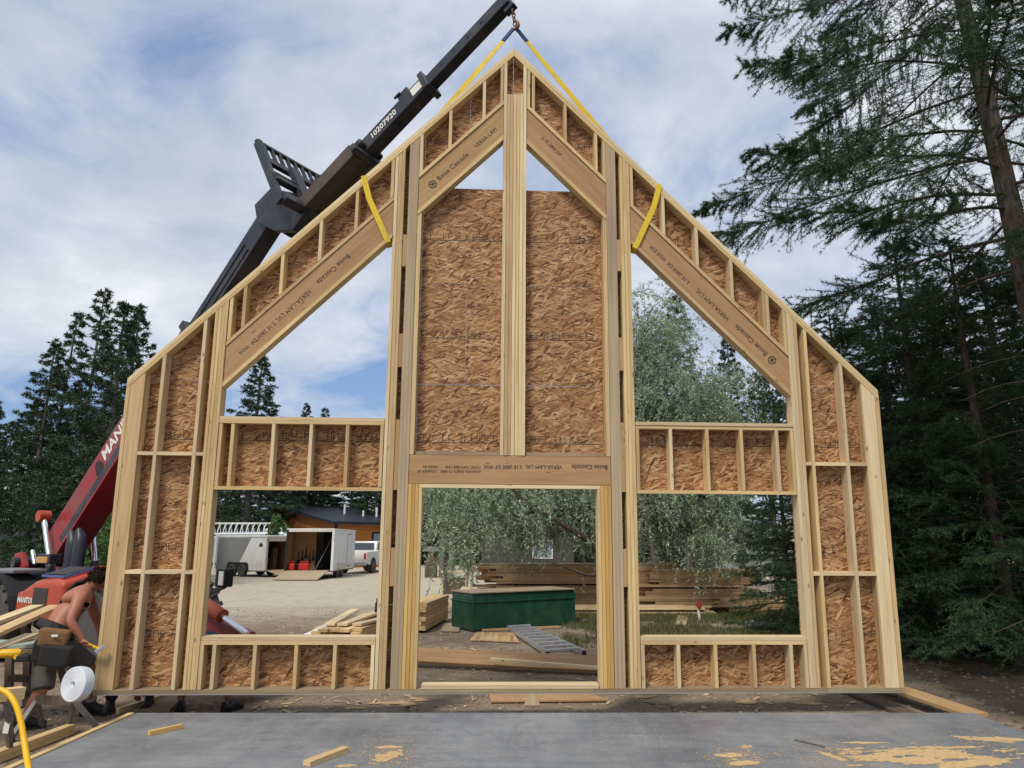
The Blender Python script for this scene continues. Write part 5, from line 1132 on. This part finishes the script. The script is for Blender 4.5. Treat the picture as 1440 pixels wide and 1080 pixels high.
    for i, (x0, y0, x1, y1, Y0, Y1, mt, lb) in enumerate(((-90, 928, 78, 853, 6.3, 7.6, 'pine', 'wide bright plank resting across the trestles, lower of the two'), (-90, 905, 52, 853, 6.5, 7.9, 'pine_pale', 'bright plank lying above and behind the wide one on the trestles'), (-90, 945, 45, 893, 6.5, 7.7, 'pine_pale', 'pale plank under the wide one on the trestles'))):
        board_at('plank', lb, 'plank', PT(x0, y0, Y0), PT(x1, y1, Y1), .14, .04, mt, up=(0, -.3, 1))
    d0 = PT(18, 917, 6.75); t = thing('cordless_drill', 'yellow and black cordless drill lying on the work board', 'drill', d0-Vector((0, 0, .06)), .3)
    q = MB(); q.lathe([(.03, -.11), (.04, -.06), (.04, .06), (.028, .09)], Matrix.Translation((-.02, 0, .05)) @ Matrix.Rotation(math.pi/2, 4, 'Y'), 12); q.build('body', M['drill_y'], t, 0, 'auto')
    q = MB(); q.lathe([(.026, 0), (.022, .06), (.01, .08)], Matrix.Translation((-.13, 0, .05)) @ Matrix.Rotation(-math.pi/2, 4, 'Y'), 10); q.build('chuck', M['black'], t, 0, 'auto')
    q = MB(); q.bar((.02, 0, .03), (.09, -.05, 0), .045, .04); q.build('grip', M['drill_y'], t, .01); q = MB(); q.box((.11, -.06, .01), (.1, .085, .06)); q.build('battery', M['black'], t, .012)
    # foam roll, with its open end towards the camera
    p = PT(109, 962, 6.72); r_ = MB(); ax = Vector((-.35, -.93, .12)).normalized(); Mr = Matrix.Translation(p) @ ax.to_track_quat('Z', 'Y').to_matrix().to_4x4()
    r_.lathe([(.02, -.05), (.15, -.05), (.158, .0), (.152, .045), (.145, .05)]+[(.14-.011*k-(.004 if h_ else 0), .05 if not h_ else .0475) for k in range(11) for h_ in (0, 1)]+[(.015, .03)], Mr @ Matrix.Diagonal((1, .97, 1, 1)), 36, close=True)
    one(r_, 'foam_roll', 'white roll of foam sill gasket resting on the saw horse by the person', 'foam roll', M['foam'], smooth='auto')
    h = MB(); pts = [PT(-40, 962, 5.3), PT(-5, 968, 5.35), PT(12, 976, 5.35), PT(23, 993, 5.33), PT(30, 1018, 5.3), PT(35, 1048, 5.25), PT(40, 1080, 5.15), PT(44, 1100, 5.05)]
    from mathutils import geometry as _g
    fine = []
    for i in range(len(pts)-1):
        a_ = pts[max(i-1, 0)]; b_ = pts[i]; c_ = pts[i+1]; d_ = pts[min(i+2, len(pts)-1)]
        for k in range(6):
            t_ = k/6; fine.append(.5*((2*b_)+(-a_+c_)*t_+(2*a_-5*b_+4*c_-d_)*t_**2+(-a_+3*b_-3*c_+d_)*t_**3))
    fine += [Vector((-3.3, 4.9, .02)), Vector((-3.1, 4.5, .02)), Vector((-2.9, 3.8, .02))]
    h.tube(fine, .02, 10); one(h, 'air_hose', 'yellow air hose looping down from the near saw horse onto the slab', 'hose', M['hose'], smooth=True)
build_site()
# ---------------------------------------------------------------- background vehicles and buildings
def build_background():
    # grey-and-white cargo trailer, rear doors open
    ax = Vector((-.87, .49, 0)); t = thing('cargo_trailer', 'grey and white cargo trailer with its rear open, parked on the gravel lot', 'trailer', (-13.46+.49*.98-.87*2, 38.5+.87*.98+.49*2, GZ), math.atan2(-ax.y, -ax.x))
    # local: +x towards the open rear, -y the side seen
    def shellbox(name, mat, x0, x1, y0, y1, z0, z1, par, bev=.0): q = MB(); q.box(((x0+x1)/2, (y0+y1)/2, (z0+z1)/2), (x1-x0, y1-y0, z1-z0)); return q.build(name, M[mat], par, bev)
    shellbox('side_panel', 'white', -2, 2, -.99, -.95, .35, 2.12, t); shellbox('far_panel', 'brown_in', -2, 2, .95, .99, .35, 2.12, t); shellbox('front_panel', 'white', -2.02, -1.97, -.99, .99, .35, 2.12, t)
    shellbox('roof', 'white', -2.04, 2.04, -1.02, 1.02, 2.12, 2.24, t, .05); shellbox('floor', 'old_wood', -2, 2, -.97, .97, .3, .36, t)
    q = MB(); q.prism([(-1.99, .36), (-.35, .36), (.75, 2.1), (-1.99, 2.1)], -.996, -.9935, lambda a, b, c: (a, c, b)); q.build('grey_graphic', M['grey_panel'], t)
    q = MB(); q.prism([(1.42, 1.62), (1.7, 1.62), (1.7, 1.76), (1.56, 1.86), (1.42, 1.76)], -.996, -.9935, lambda a, b, c: (a, c, b)); q.build('black_emblem', M['ink'], t)
    q = MB(); q.prism([(-1.06, .36), (-1.02, .66), (-.9, .78), (.55, .78), (.68, .66), (.72, .36)], -1.06, -.993, lambda a, b, c: (a, c, b)); q.build('wheel_fender', M['black'], t)
    for x in (-.6, .26): wheel(t, x, -1.0, .33, .33, .22, -1)
    for x in (-.6, .26): wheel(t, x, 1.0, .33, .33, .22, 1)
    for y in (-.95, .95): shellbox('rear_post', 'cream', 1.94, 2.03, y-.06, y+.06, .36, 2.12, t)
    shellbox('rear_header', 'cream', 1.94, 2.03, -.99, .99, 1.92, 2.14, t)
    r = random.Random(2)
    TM = Matrix.Translation(t.location) @ Matrix.Rotation(t.rotation_euler.z, 4, 'Z')
    for k in range(9):
        hgt = r.uniform(.5, 1.3); q = MB(); q.box((0, 0, hgt/2), (.2, .12, hgt)); q.box((0, 0, hgt*.93), (.23, .14, .08)); o = q.build('stored_gear', M[r.choice(('brown_in', 'leather', 'red_can', 'dark_in', 'old_wood', 'grey_cloth'))], None, .01)
        o.matrix_world = TM @ Matrix.Translation((1.2+r.uniform(-.2, .2), -.75+k*.17, .362)); tag(o, 'upright piece of gear stored inside the open grey cargo trailer', 'gear', 'gear stored in the grey trailer')
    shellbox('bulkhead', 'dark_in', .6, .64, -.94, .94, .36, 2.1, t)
    q = MB(); q.box((2.75, 0, .2), (1.6, 1.7, .05), Matrix.Rotation(.2, 3, 'Y')); q.build('ramp_door', M['box_top'], t, .01)
    # tall white cargo trailer, ramp down towards the camera
    t = thing('cargo_trailer', 'tall white cargo trailer with ramp down, red fuel cans in its doorway', 'trailer', (-10.65, 39.5, GZ), 0)
    shellbox('side_panel', 'white', 1.21, 1.25, -2.5, 2.5, .4, 2.5, t); shellbox('far_panel', 'brown_in', -1.25, -1.21, -2.5, 2.5, .4, 2.5, t); shellbox('front_panel', 'white', -1.25, 1.25, 2.46, 2.5, .4, 2.5, t)
    shellbox('roof', 'white', -1.28, 1.28, -2.53, 2.53, 2.5, 2.57, t, .03); shellbox('floor', 'old_wood', -1.22, 1.22, -2.5, 2.5, .34, .41, t)
    shellbox('rear_post', 'dark_in', -1.27, -1.17, -2.54, -2.46, .4, 2.5, t); shellbox('rear_post', 'white', 1.15, 1.27, -2.54, -2.46, .4, 2.5, t); shellbox('rear_header', 'cream', -1.16, 1.14, -2.54, -2.46, 2.4, 2.5, t)
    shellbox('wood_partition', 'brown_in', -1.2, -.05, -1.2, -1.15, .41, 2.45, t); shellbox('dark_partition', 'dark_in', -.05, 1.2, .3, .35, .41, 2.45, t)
    for k in range(5):
        q = MB(); c_ = Vector((-10.65-.95+k*.2, 39.5-1.23, GZ+1.1+.13*(k % 3))); q.box(c_, (.05, .04, .5)); q.box(c_+Vector((0, 0, -.25)), (.16, .05, .18)); one(q, 'hung_tool', 'dark hand tool hanging on the plywood wall in the white trailer', 'tool', M['dark_in'], 'tools hung in the white trailer', .01)
    q = MB(); q.bar((.2-10.65, 37.5, .27), (.85-10.65, 38.3, 2.05), .03, .03); one(q, 'leaning_pole', 'thin grey pole leaning in the dark bay of the white trailer', 'pole', M['grey_cloth'])
    shellbox('side_door', 'white', 1.252, 1.27, .6, 1.5, .6, 2.3, t); shellbox('door_frame', 'grey_cloth', 1.2505, 1.256, .55, 1.55, .55, 2.35, t)
    for y in (-1.05, -.2): wheel(t, 1.1, y, .34, .34, .22, 1).rotation_euler = (0, 0, math.pi/2)
    for y in (-1.05, -.2): wheel(t, -1.1, y, .34, .34, .22, 1).rotation_euler = (0, 0, math.pi/2)
    q = MB(); q.prism([(-1.55, .42), (-1.5, .75), (.25, .75), (.3, .42)], 1.252, 1.33, lambda a, b, c: (c, a, b)); q.build('wheel_fender', M['cream'], t)
    q = MB(); q.box((-.05, -3.55, .22), (2.2, 2.05, .05), Matrix.Rotation(-.18, 3, 'X') @ Matrix.Rotation(math.pi, 3, 'X')); q.v = [(x, y, .41-(abs(y+2.5))*.17+ (z-.22-(-(y+3.55))*math.tan(.18))*0+(.05 if i >= 4 else 0)-.03) for i, (x, y, z) in enumerate(q.v)]; q.build('ramp_door', M['box_top'], t)
    for x, lb in ((-.98, 'red fuel can by the plywood wall of the white trailer'), (-.45, 'red fuel can beside the yellow spout in the white trailer'), (-.22, 'red fuel can nearest the dark bay of the white trailer')):
        c = thing('fuel_can', lb, 'fuel can', (-10.65+x, 39.5-2.2, GZ+.41)); q = MB(); q.box((0, 0, .18), (.3, .22, .36)); q.build('tank', M['red_can'], c, .05); q = MB(); q.tube([(-.08, 0, .35), (-.05, 0, .46), (.08, 0, .46), (.1, 0, .36)], .025, 6); q.build('handle', M['red_can'], c)
    # white pickup hitched beyond it
    t = thing('pickup_truck', 'white crew cab pickup truck hitched in front of the tall white trailer', 'truck', (-9.35, 46.2, GZ), math.atan2(.985, .17))
    # local x forward, -y the side seen
    q = MB(); q.prism([(-2.95, .62), (-2.95, 1.32), (-1.1, 1.34), (-1.05, 1.38), (1.3, 1.36), (2.75, 1.25), (2.95, 1.05), (2.95, .6), (2.3, .5), (-2.3, .5)], -.98, .98, lambda a, b, c: (a, c, b)); bd = q.build('body', M['truck'], t, .05, 'auto')
    q = MB(); q.prism([(-1.1, 1.33), (-.92, 1.94), (.75, 1.96), (1.55, 1.33)], -.86, .86, lambda a, b, c: (a, c, b)); q.build('cab', M['truck'], t, .06, 'auto')
    for sy in (-1, 1):
        q = MB(); q.prism([(-.88, 1.4), (-.74, 1.83), (-.12, 1.85), (-.12, 1.4)], sy*.865, sy*.875, lambda a, b, c: (a, c, b)); q.build('side_window', M['glass'], t)
        q = MB(); q.prism([(-.02, 1.4), (-.02, 1.85), (.66, 1.85), (1.25, 1.4)], sy*.865, sy*.875, lambda a, b, c: (a, c, b)); q.build('side_window', M['glass'], t)
        q = MB(); q.box((1.2, sy*1.08, 1.45), (.14, .22, .2)); q.build('mirror', M['black'], t, .03)
        for x in (-.2, .75): q = MB(); q.box((x, sy*.985, 1.2), (.16, .02, .035)); q.build('door_handle', M['black'], t)
        q = MB(); q.box((-2.96, sy*.86, 1.05), (.03, .14, .36)); q.build('tail_lamp', M['red_can'], t, .01)
        for x in (-1.85, 1.9):
            q = MB(); q.lathe([(.47, -.02), (.47, .02)], Matrix.Translation((x, sy*.975, .5)) @ Matrix.Rotation(math.pi/2, 4, 'X'), 20); q.build('wheel_arch', M['black'], t); wheel(t, x, sy*.9, .42, .42, .28, sy)
    q = MB(); q.add([(-1.09, -.7, 1.42), (-1.09, .7, 1.42), (-.95, .66, 1.84), (-.95, -.66, 1.84)], [(0, 1, 2, 3)]); q.v = [(x-.03, y, z) for x, y, z in q.v]; q.build('rear_window', M['glass'], t)
    q = MB(); q.box((-3.02, 0, .58), (.12, 1.9, .2)); q.build('rear_bumper', M['chrome'], t, .03)
    # white tubular canopy frame behind the grey trailer
    X0, X1 = xat(296, 750, 46), xat(399, 750, 46); t = thing('canopy_frame', 'white tubular frame of small hoops on posts behind the grey trailer', 'frame', ((X0+X1)/2, 46, GZ)); hw = (X1-X0)/2
    z0, z1 = ztop(751, 46), ztop(736, 46)
    for y in (-.7, .7): q = MB(); q.tube([(-hw, y, z0), (hw, y, z0)], .055, 6); q.build('rail', M['white'], t)
    q = MB(); q.tube([(-hw, 0, z1), (hw, 0, z1)], .05, 6); q.build('ridge', M['white'], t)
    for k in range(14):
        x = -hw+2*hw*k/13; q = MB(); q.tube([(x+.25*math.sin(a)*.0+.18*(1-math.cos(a*2))*0, -.7*math.cos(a), z0+(z1-z0)*math.sin(a)) for a in np.linspace(0, math.pi, 9)], .035, 5); q.build('hoop', M['white'], t)
    for x in (-hw*.7, hw*.35, hw*.9):
        for y in (-.7, .7): q = MB(); q.tube([(x, y, 0), (x, y, z0)], .05, 6); q.build('post', M['white'], t)
    # silver travel trailer glimpsed between the cargo trailers
    Y = 47.5; X = xat(372, 760, Y); t = thing('travel_trailer', 'rounded silver travel trailer glimpsed between the two cargo trailers', 'trailer', (X, Y, GZ))
    q = MB(); q.prism([(-3.3, .55), (-3.45, 1.2), (-3.2, 2.1), (-2.6, 2.55), (1.6, 2.6), (2.3, 2.2), (2.55, 1.3), (2.4, .55)], -1.2, 1.2, lambda a, b, c: (a, c, b)); q.build('shell', M['silver'], t, .25, 'auto', 4)
    q = MB(); q.box((.6, 0, 2.68), (.9, .8, .22)); q.build('roof_vent', M['white'], t, .05); q = MB(); q.box((1.9, -1.22, 1.6), (.7, .02, .5)); q.build('window', M['glass_blue'], t)
    for x in (-.6, .4): wheel(t, x, -1.1, .35, .35, .22, -1)
    # wood fence section behind them
    fx = xat(409, 790, 45); t = thing('board_fence', 'short orange board fence behind the open cargo trailers', 'fence', (fx, 45, GZ))
    for k in range(12): q = MB(); q.box((-1.4+k*.24, 0, .75), (.22, .03, 1.5)); q.build('board', M['stack_wood'], t)
    # orange-sided building with black roof
    cx = Vector((-.251*52*1.03, 53.2, GZ)); ax1 = Vector((-.7, .714, 0)); ax2 = Vector((.714, .7, 0))
    t = thing('lodge_building', 'orange board-sided building with a black metal shed roof beyond the trailers', 'building', cx, math.atan2(ax2.y, ax2.x))
    # local x along the right wall, y along the left wall (away)
    Lx, Ly, e0, e1 = 7.5, 9.5, 3.3, 4.85
    q = MB(); q.add([(0, 0, 0), (0, Ly, 0), (0, Ly, e1), (0, 0, e0), (.2, 0, 0), (.2, Ly, 0), (.2, Ly, e1), (.2, 0, e0)], [(0, 1, 2, 3), (7, 6, 5, 4), (0, 3, 7, 4), (1, 5, 6, 2), (0, 4, 5, 1), (3, 2, 6, 7)]); w1 = q.build('gable_wall', M['siding'], t)
    q = MB(); q.box((Lx/2+.1, .1, e0/2), (Lx-.2, .2, e0)); w2 = q.build('front_wall', M['siding_lit'], t)
    for k in range(16):
        z = .1+k*.2; q = MB(); q.box((Lx/2+.1, -.018, z+.09), (Lx-.25, .03, .165), Matrix.Rotation(.06, 3, 'X')); q.build('siding_board', M['siding_lit'], w2)
        y0 = 0.05; q = MB(); q.box((-.018, Ly/2, z+.09), (.03, Ly-.15, .165), Matrix.Rotation(-.06, 3, 'Y')); q.build('siding_board', M['siding'], w1)
    for z in (0,): q = MB(); q.box((-.02, -.02, e0/2), (.14, .14, e0)); q.build('corner_trim', M['roof_blk'], t)
    sl = (e1-e0)/Ly; q = MB(); q.add([(-.6, -.6, e0-.6*sl+.02), (Lx+.4, -.6, e0-.6*sl+.02), (Lx+.4, Ly+.5, e1+.5*sl+.02), (-.6, Ly+.5, e1+.5*sl+.02)], [(0, 1, 2, 3)]); q.v += [(x, y, z+.22) for x, y, z in q.v]; q.f += [(7, 6, 5, 4), (0, 4, 5, 1), (1, 5, 6, 2), (2, 6, 7, 3), (3, 7, 4, 0)]; rf = q.build('roof', M['roof_blk'], t)
    for x, y, h in ((1.2, 5.5, .4), (3.2, 4.2, .85), (4.4, 3.2, .5), (5.6, 3.0, .8), (6.2, 4.0, .9)): q = MB(); zb = e0+y*sl+.2; q.tube([(x, y, zb), (x, y, zb+h)], .09, 8); q.build('vent_pipe', M['white' if h > .45 else 'roof_blk'], rf)
    q = MB(); q.box((4.0, -.06, 2.1), (1.5, .1, 1.15)); wn = q.build('window', M['roof_blk'], t)
    for x in (3.65, 4.35): q = MB(); q.box((x, -.12, 2.1), (.58, .02, .95)); q.build('pane', M['glass_blue'], wn)
    # cabin behind the willow, camper behind the spruces, roof corner at the far left
    Y = 38; X = xat(742, 750, Y); t = thing('grey_cabin', 'grey cabin with a pale blue window glimpsed through the willow', 'cabin', (X, Y, GZ)); q = MB(); q.box((0, 2, 1.3), (5, 4, 2.6)); q.build('wall', M['house_grey'], t)
    q = MB(); q.prism([(-2.9, 2.55), (2.9, 2.55), (0, 3.7)], -.3, 4.3, lambda a, b, c: (a, c, b)); q.build('roof', M['roof_grey'], t)
    q = MB(); q.box((.8, -.02, 1.5), (1.1, .06, 1.0)); wn = q.build('window', M['white'], t); q = MB(); q.box((.8, -.06, 1.5), (.95, .02, .85)); q.build('pane', M['glass_blue'], wn)
    Y = 33; X = xat(1090, 760, Y); t = thing('camper_van', 'white camper glimpsed between the spruce branches beyond the lumber', 'camper', (X, Y, GZ)); q = MB(); q.prism([(-2.8, .5), (-2.8, 2.4), (-2.5, 2.7), (2.2, 2.7), (2.6, 2.3), (2.9, 1.3), (2.9, .5)], -1.1, 1.1, lambda a, b, c: (a, c, b)); q.build('shell', M['white'], t, .08)
    q = MB(); q.box((-.5, -1.11, 1.75), (1.3, .03, .55)); q.build('window', M['glass'], t); q = MB(); q.box((0, -1.11, 1.1), (5.0, .02, .12)); q.build('stripe', M['grey_panel'], t)
    for x in (-1.5, 1.7): wheel(t, x, -1.0, .36, .36, .24, -1)
    Y = 31; X = xat(-12, 760, Y); t = thing('garden_shed', 'small dark shed with a grey roof corner beyond the telehandler', 'shed', (X, Y, GZ)); q = MB(); q.box((0, 1.2, .95), (1.6, 2, 1.9)); q.build('wall', M['old_wood'], t); q = MB(); q.prism([(-1.1, 1.85), (1.1, 1.85), (0, 2.6)], -.2, 2.5, lambda a, b, c: (a, c, b)); q.build('roof', M['roof_grey'], t)
build_background()
# ---------------------------------------------------------------- loose ground cover
def build_cover():
    r = np.random.default_rng(4)
    # grass under the willow and round the green box
    n = 21000; x = r.uniform(1.0, 8.2, n); y = r.uniform(12.6, 20.5, n)
    m = np.array([mnoise.noise(Vector((a*.6, b*.6, 3.1))) for a, b in zip(x, y)])
    keep = (m+.35-np.maximum(0, np.abs(x-3.9)-2.3)*.35-np.maximum(0, 14.0-y)*.4+np.where((x < 2.2) & (y > 15), .2, 0)) > r.random(n)*.55
    keep &= ~((y > 19.6) & (x > -1))
    x, y = x[keep], y[keep]; h = r.uniform(.03, .13, len(x)); a = r.uniform(0, 6.28, len(x)); w = .008
    b0 = np.stack([x, y, np.full(len(x), GZ)], 1); d = np.stack([np.cos(a), np.sin(a), np.zeros(len(x))], 1); l = r.normal(size=(len(x), 3))*.04; l[:, 2] = 0
    up = np.array([0, 0, 1.0])
    vs = []
    fs = 0
    for k in range(3):
        o = r.normal(size=(len(x), 3))*.03; o[:, 2] = 0; l = r.normal(size=(len(x), 3))*.05; l[:, 2] = 0; hh = h*(.7+.6*r.random(len(x)))
        vs.append(np.stack([b0+o-d*w, b0+o+d*w, b0+o+l+up*hh[:, None]], 1).reshape(-1, 3))
    v = np.concatenate(vs); tag(link('grass', np_mesh('grass', v, np.arange(len(v)).reshape(-1, 3), M['grass'])), 'short rough grass under the willow and round the green bin', 'grass', kind='stuff')
    # pebbles and clods on the dirt
    def rocks(n, xr, yr, smin, smax, mat, name, label, cat, power=2.5, flat=.6):
        x = r.uniform(*xr, n); y = yr[0]+(yr[1]-yr[0])*r.random(n)**1.6; s = smin+(smax-smin)*r.random(n)**power
        ok = ~((x > -3.75) & (x < 4.62) & (y < 7.36)); x, y, s = x[ok], y[ok], s[ok]; n = len(x)
        o = np.array([(1, 0, 0), (-.5, .87, 0), (-.5, -.87, 0), (0, 0, 1.0), (.5, .87, .35), (-1, 0, .35), (.5, -.87, .35)]); f = np.array([(0, 4, 3), (4, 1, 3), (1, 5, 3), (5, 2, 3), (2, 6, 3), (6, 0, 3), (0, 1, 4), (1, 2, 5), (2, 0, 6)])
        v = o[None]*s[:, None, None]*(.6+.8*r.random((n, 7, 3))); v[..., 2] *= flat; a = r.random(n)*6.28; c_, s_ = np.cos(a)[:, None], np.sin(a)[:, None]
        v = np.stack([v[..., 0]*c_-v[..., 1]*s_, v[..., 0]*s_+v[..., 1]*c_, v[..., 2]], -1)+np.stack([x, y, np.full(n, GZ-.002)], 1)[:, None]
        F_ = (np.arange(n)[:, None, None]*7+f[None]).reshape(-1, 3); tag(link(name, np_mesh(name, v.reshape(-1, 3), F_, mat)), label, cat, kind='stuff')
    sm = leaf_mat('pebble_mix', (.1, .08, .062), (.42, .35, .27), 0.0, .9, .15)
    rocks(13000, (-9, 4.8), (5.2, 20), .004, .035, sm, 'pebbles', 'pebbles and dirt clods scattered over the building ground', 'pebbles')
    rocks(3500, (4.6, 12), (6, 15), .01, .04, leaf_mat('litter_mix', (.02, .016, .012), (.13, .1, .07), 0, .9, .1), 'needle_litter', 'dark needle and twig litter under the conifers', 'litter')
    # wood chips and scraps of trim
    n = 700; x = r.uniform(-5, 4.3, n); y = 7.4+8.5*r.random(n)**1.7; a = r.random(n)*6.28; L = .012+.07*r.random(n)**3; w = .006+.018*r.random(n)
    d = np.stack([np.cos(a), np.sin(a), r.normal(size=n)*.12], 1); sd = np.stack([-np.sin(a), np.cos(a), r.normal(size=n)*.12], 1); c = np.stack([x, y, np.full(n, GZ+.012)], 1)
    v = np.stack([c-d*L[:, None]-sd*w[:, None], c+d*L[:, None]-sd*w[:, None], c+d*L[:, None]+sd*w[:, None], c-d*L[:, None]+sd*w[:, None]], 1).reshape(-1, 3)
    tag(link('wood_chips', np_mesh('wood_chips', v, np.arange(len(v)).reshape(-1, 4), M['chips'])), 'pale wood chips and splinters strewn on the dirt', 'chips', kind='stuff')
    # sawdust swept over the slab and the dirt before it
    V_, F_ = [], []
    def dust(cx, cy, w, h, ang, z, thr=.1, cell=.014, seed=0, st=(3.0, 14.0)):
        ca, sa = math.cos(ang), math.sin(ang); nx, ny = int(w/cell), int(h/cell)
        for i in range(nx):
            for j in range(ny):
                p, q = (i/nx-.5)*2, (j/ny-.5)*2; X, Y_ = p*w/2, q*h/2
                f = mnoise.noise(Vector((X*st[0], Y_*st[1], seed)))*.75+mnoise.noise(Vector((X*14, Y_*40, seed+5)))*.35-(p*p+q*q)*.75+.42
                if f < thr: continue
                x_, y_ = cx+X*ca-Y_*sa, cy+X*sa+Y_*ca; e = cell*.62; zz = z+.0015+.002*min(1, f)+.0012*random.random()
                o = len(V_); V_.extend([(x_-e, y_-e, zz-.001), (x_+e, y_-e, zz), (x_+e, y_+e, zz), (x_-e, y_+e, zz-.001)]); F_.append((o, o+1, o+2, o+3))
    for i, (px_, py_, w, h, ang, thr) in enumerate(((1300, 1062, 1.9, .6, .12, .12), (1400, 1040, .9, .32, -.35, .2), (1235, 1045, .9, .14, .05, .25), (1168, 1062, .5, .1, 2.0, .1), (1038, 1068, .3, .5, .2, .2), (1060, 1052, .18, .2, .9, .2), (543, 1064, .22, .5, -.4, .12), (548, 1050, .28, .16, .1, .15), (484, 1076, .2, .12, .1, .2), (1380, 1075, 1.0, .3, .2, .2))):
        p = G(px_, py_, 0); dust(p.x, p.y, w, h, ang, 0.0, thr, seed=i*3.7)
    for i, (px_, py_, w, h) in enumerate(((560, 990, 1.0, .4), (600, 984, .6, .3), (485, 996, .8, .2), (905, 980, .5, .25), (1045, 988, .45, .3), (1140, 990, .5, .3), (960, 992, .3, .2))):
        p = G(px_, py_); dust(p.x, p.y, w, h, .1, GZ+.004, .3, seed=50+i*2.1, st=(6, 9))
    rr_ = random.Random(8)
    for k in range(2600):
        cl = rr_.choice(((1300, 1060, 170, 26), (1390, 1045, 80, 30), (1170, 1060, 60, 20), (545, 1060, 50, 24), (1040, 1065, 40, 16), (700, 1040, 500, 36)))
        p = G(cl[0]+rr_.gauss(0, cl[2]*.6), min(1095, cl[1]+rr_.gauss(0, cl[3]*.6)), 0)
        if p.y > 7.2 or abs(p.x-.42) > 4.0: continue
        a_ = rr_.uniform(0, 6.28); l_ = rr_.uniform(.003, .014); w_ = rr_.uniform(.002, .005); dx, dy = math.cos(a_), math.sin(a_); o = len(V_)
        V_.extend([(p.x-dx*l_-dy*w_, p.y-dy*l_+dx*w_, .002), (p.x+dx*l_-dy*w_, p.y+dy*l_+dx*w_, .003), (p.x+dx*l_+dy*w_, p.y+dy*l_-dx*w_, .003), (p.x-dx*l_+dy*w_, p.y-dy*l_-dx*w_, .002)]); F_.append((o, o+1, o+2, o+3))
    me = bpy.data.meshes.new('sawdust'); me.from_pydata(V_, [], F_); me.materials.append(M['sawdust']); tag(link('sawdust', me), 'orange sawdust smeared over the slab and the dirt', 'sawdust', kind='stuff')
build_cover()
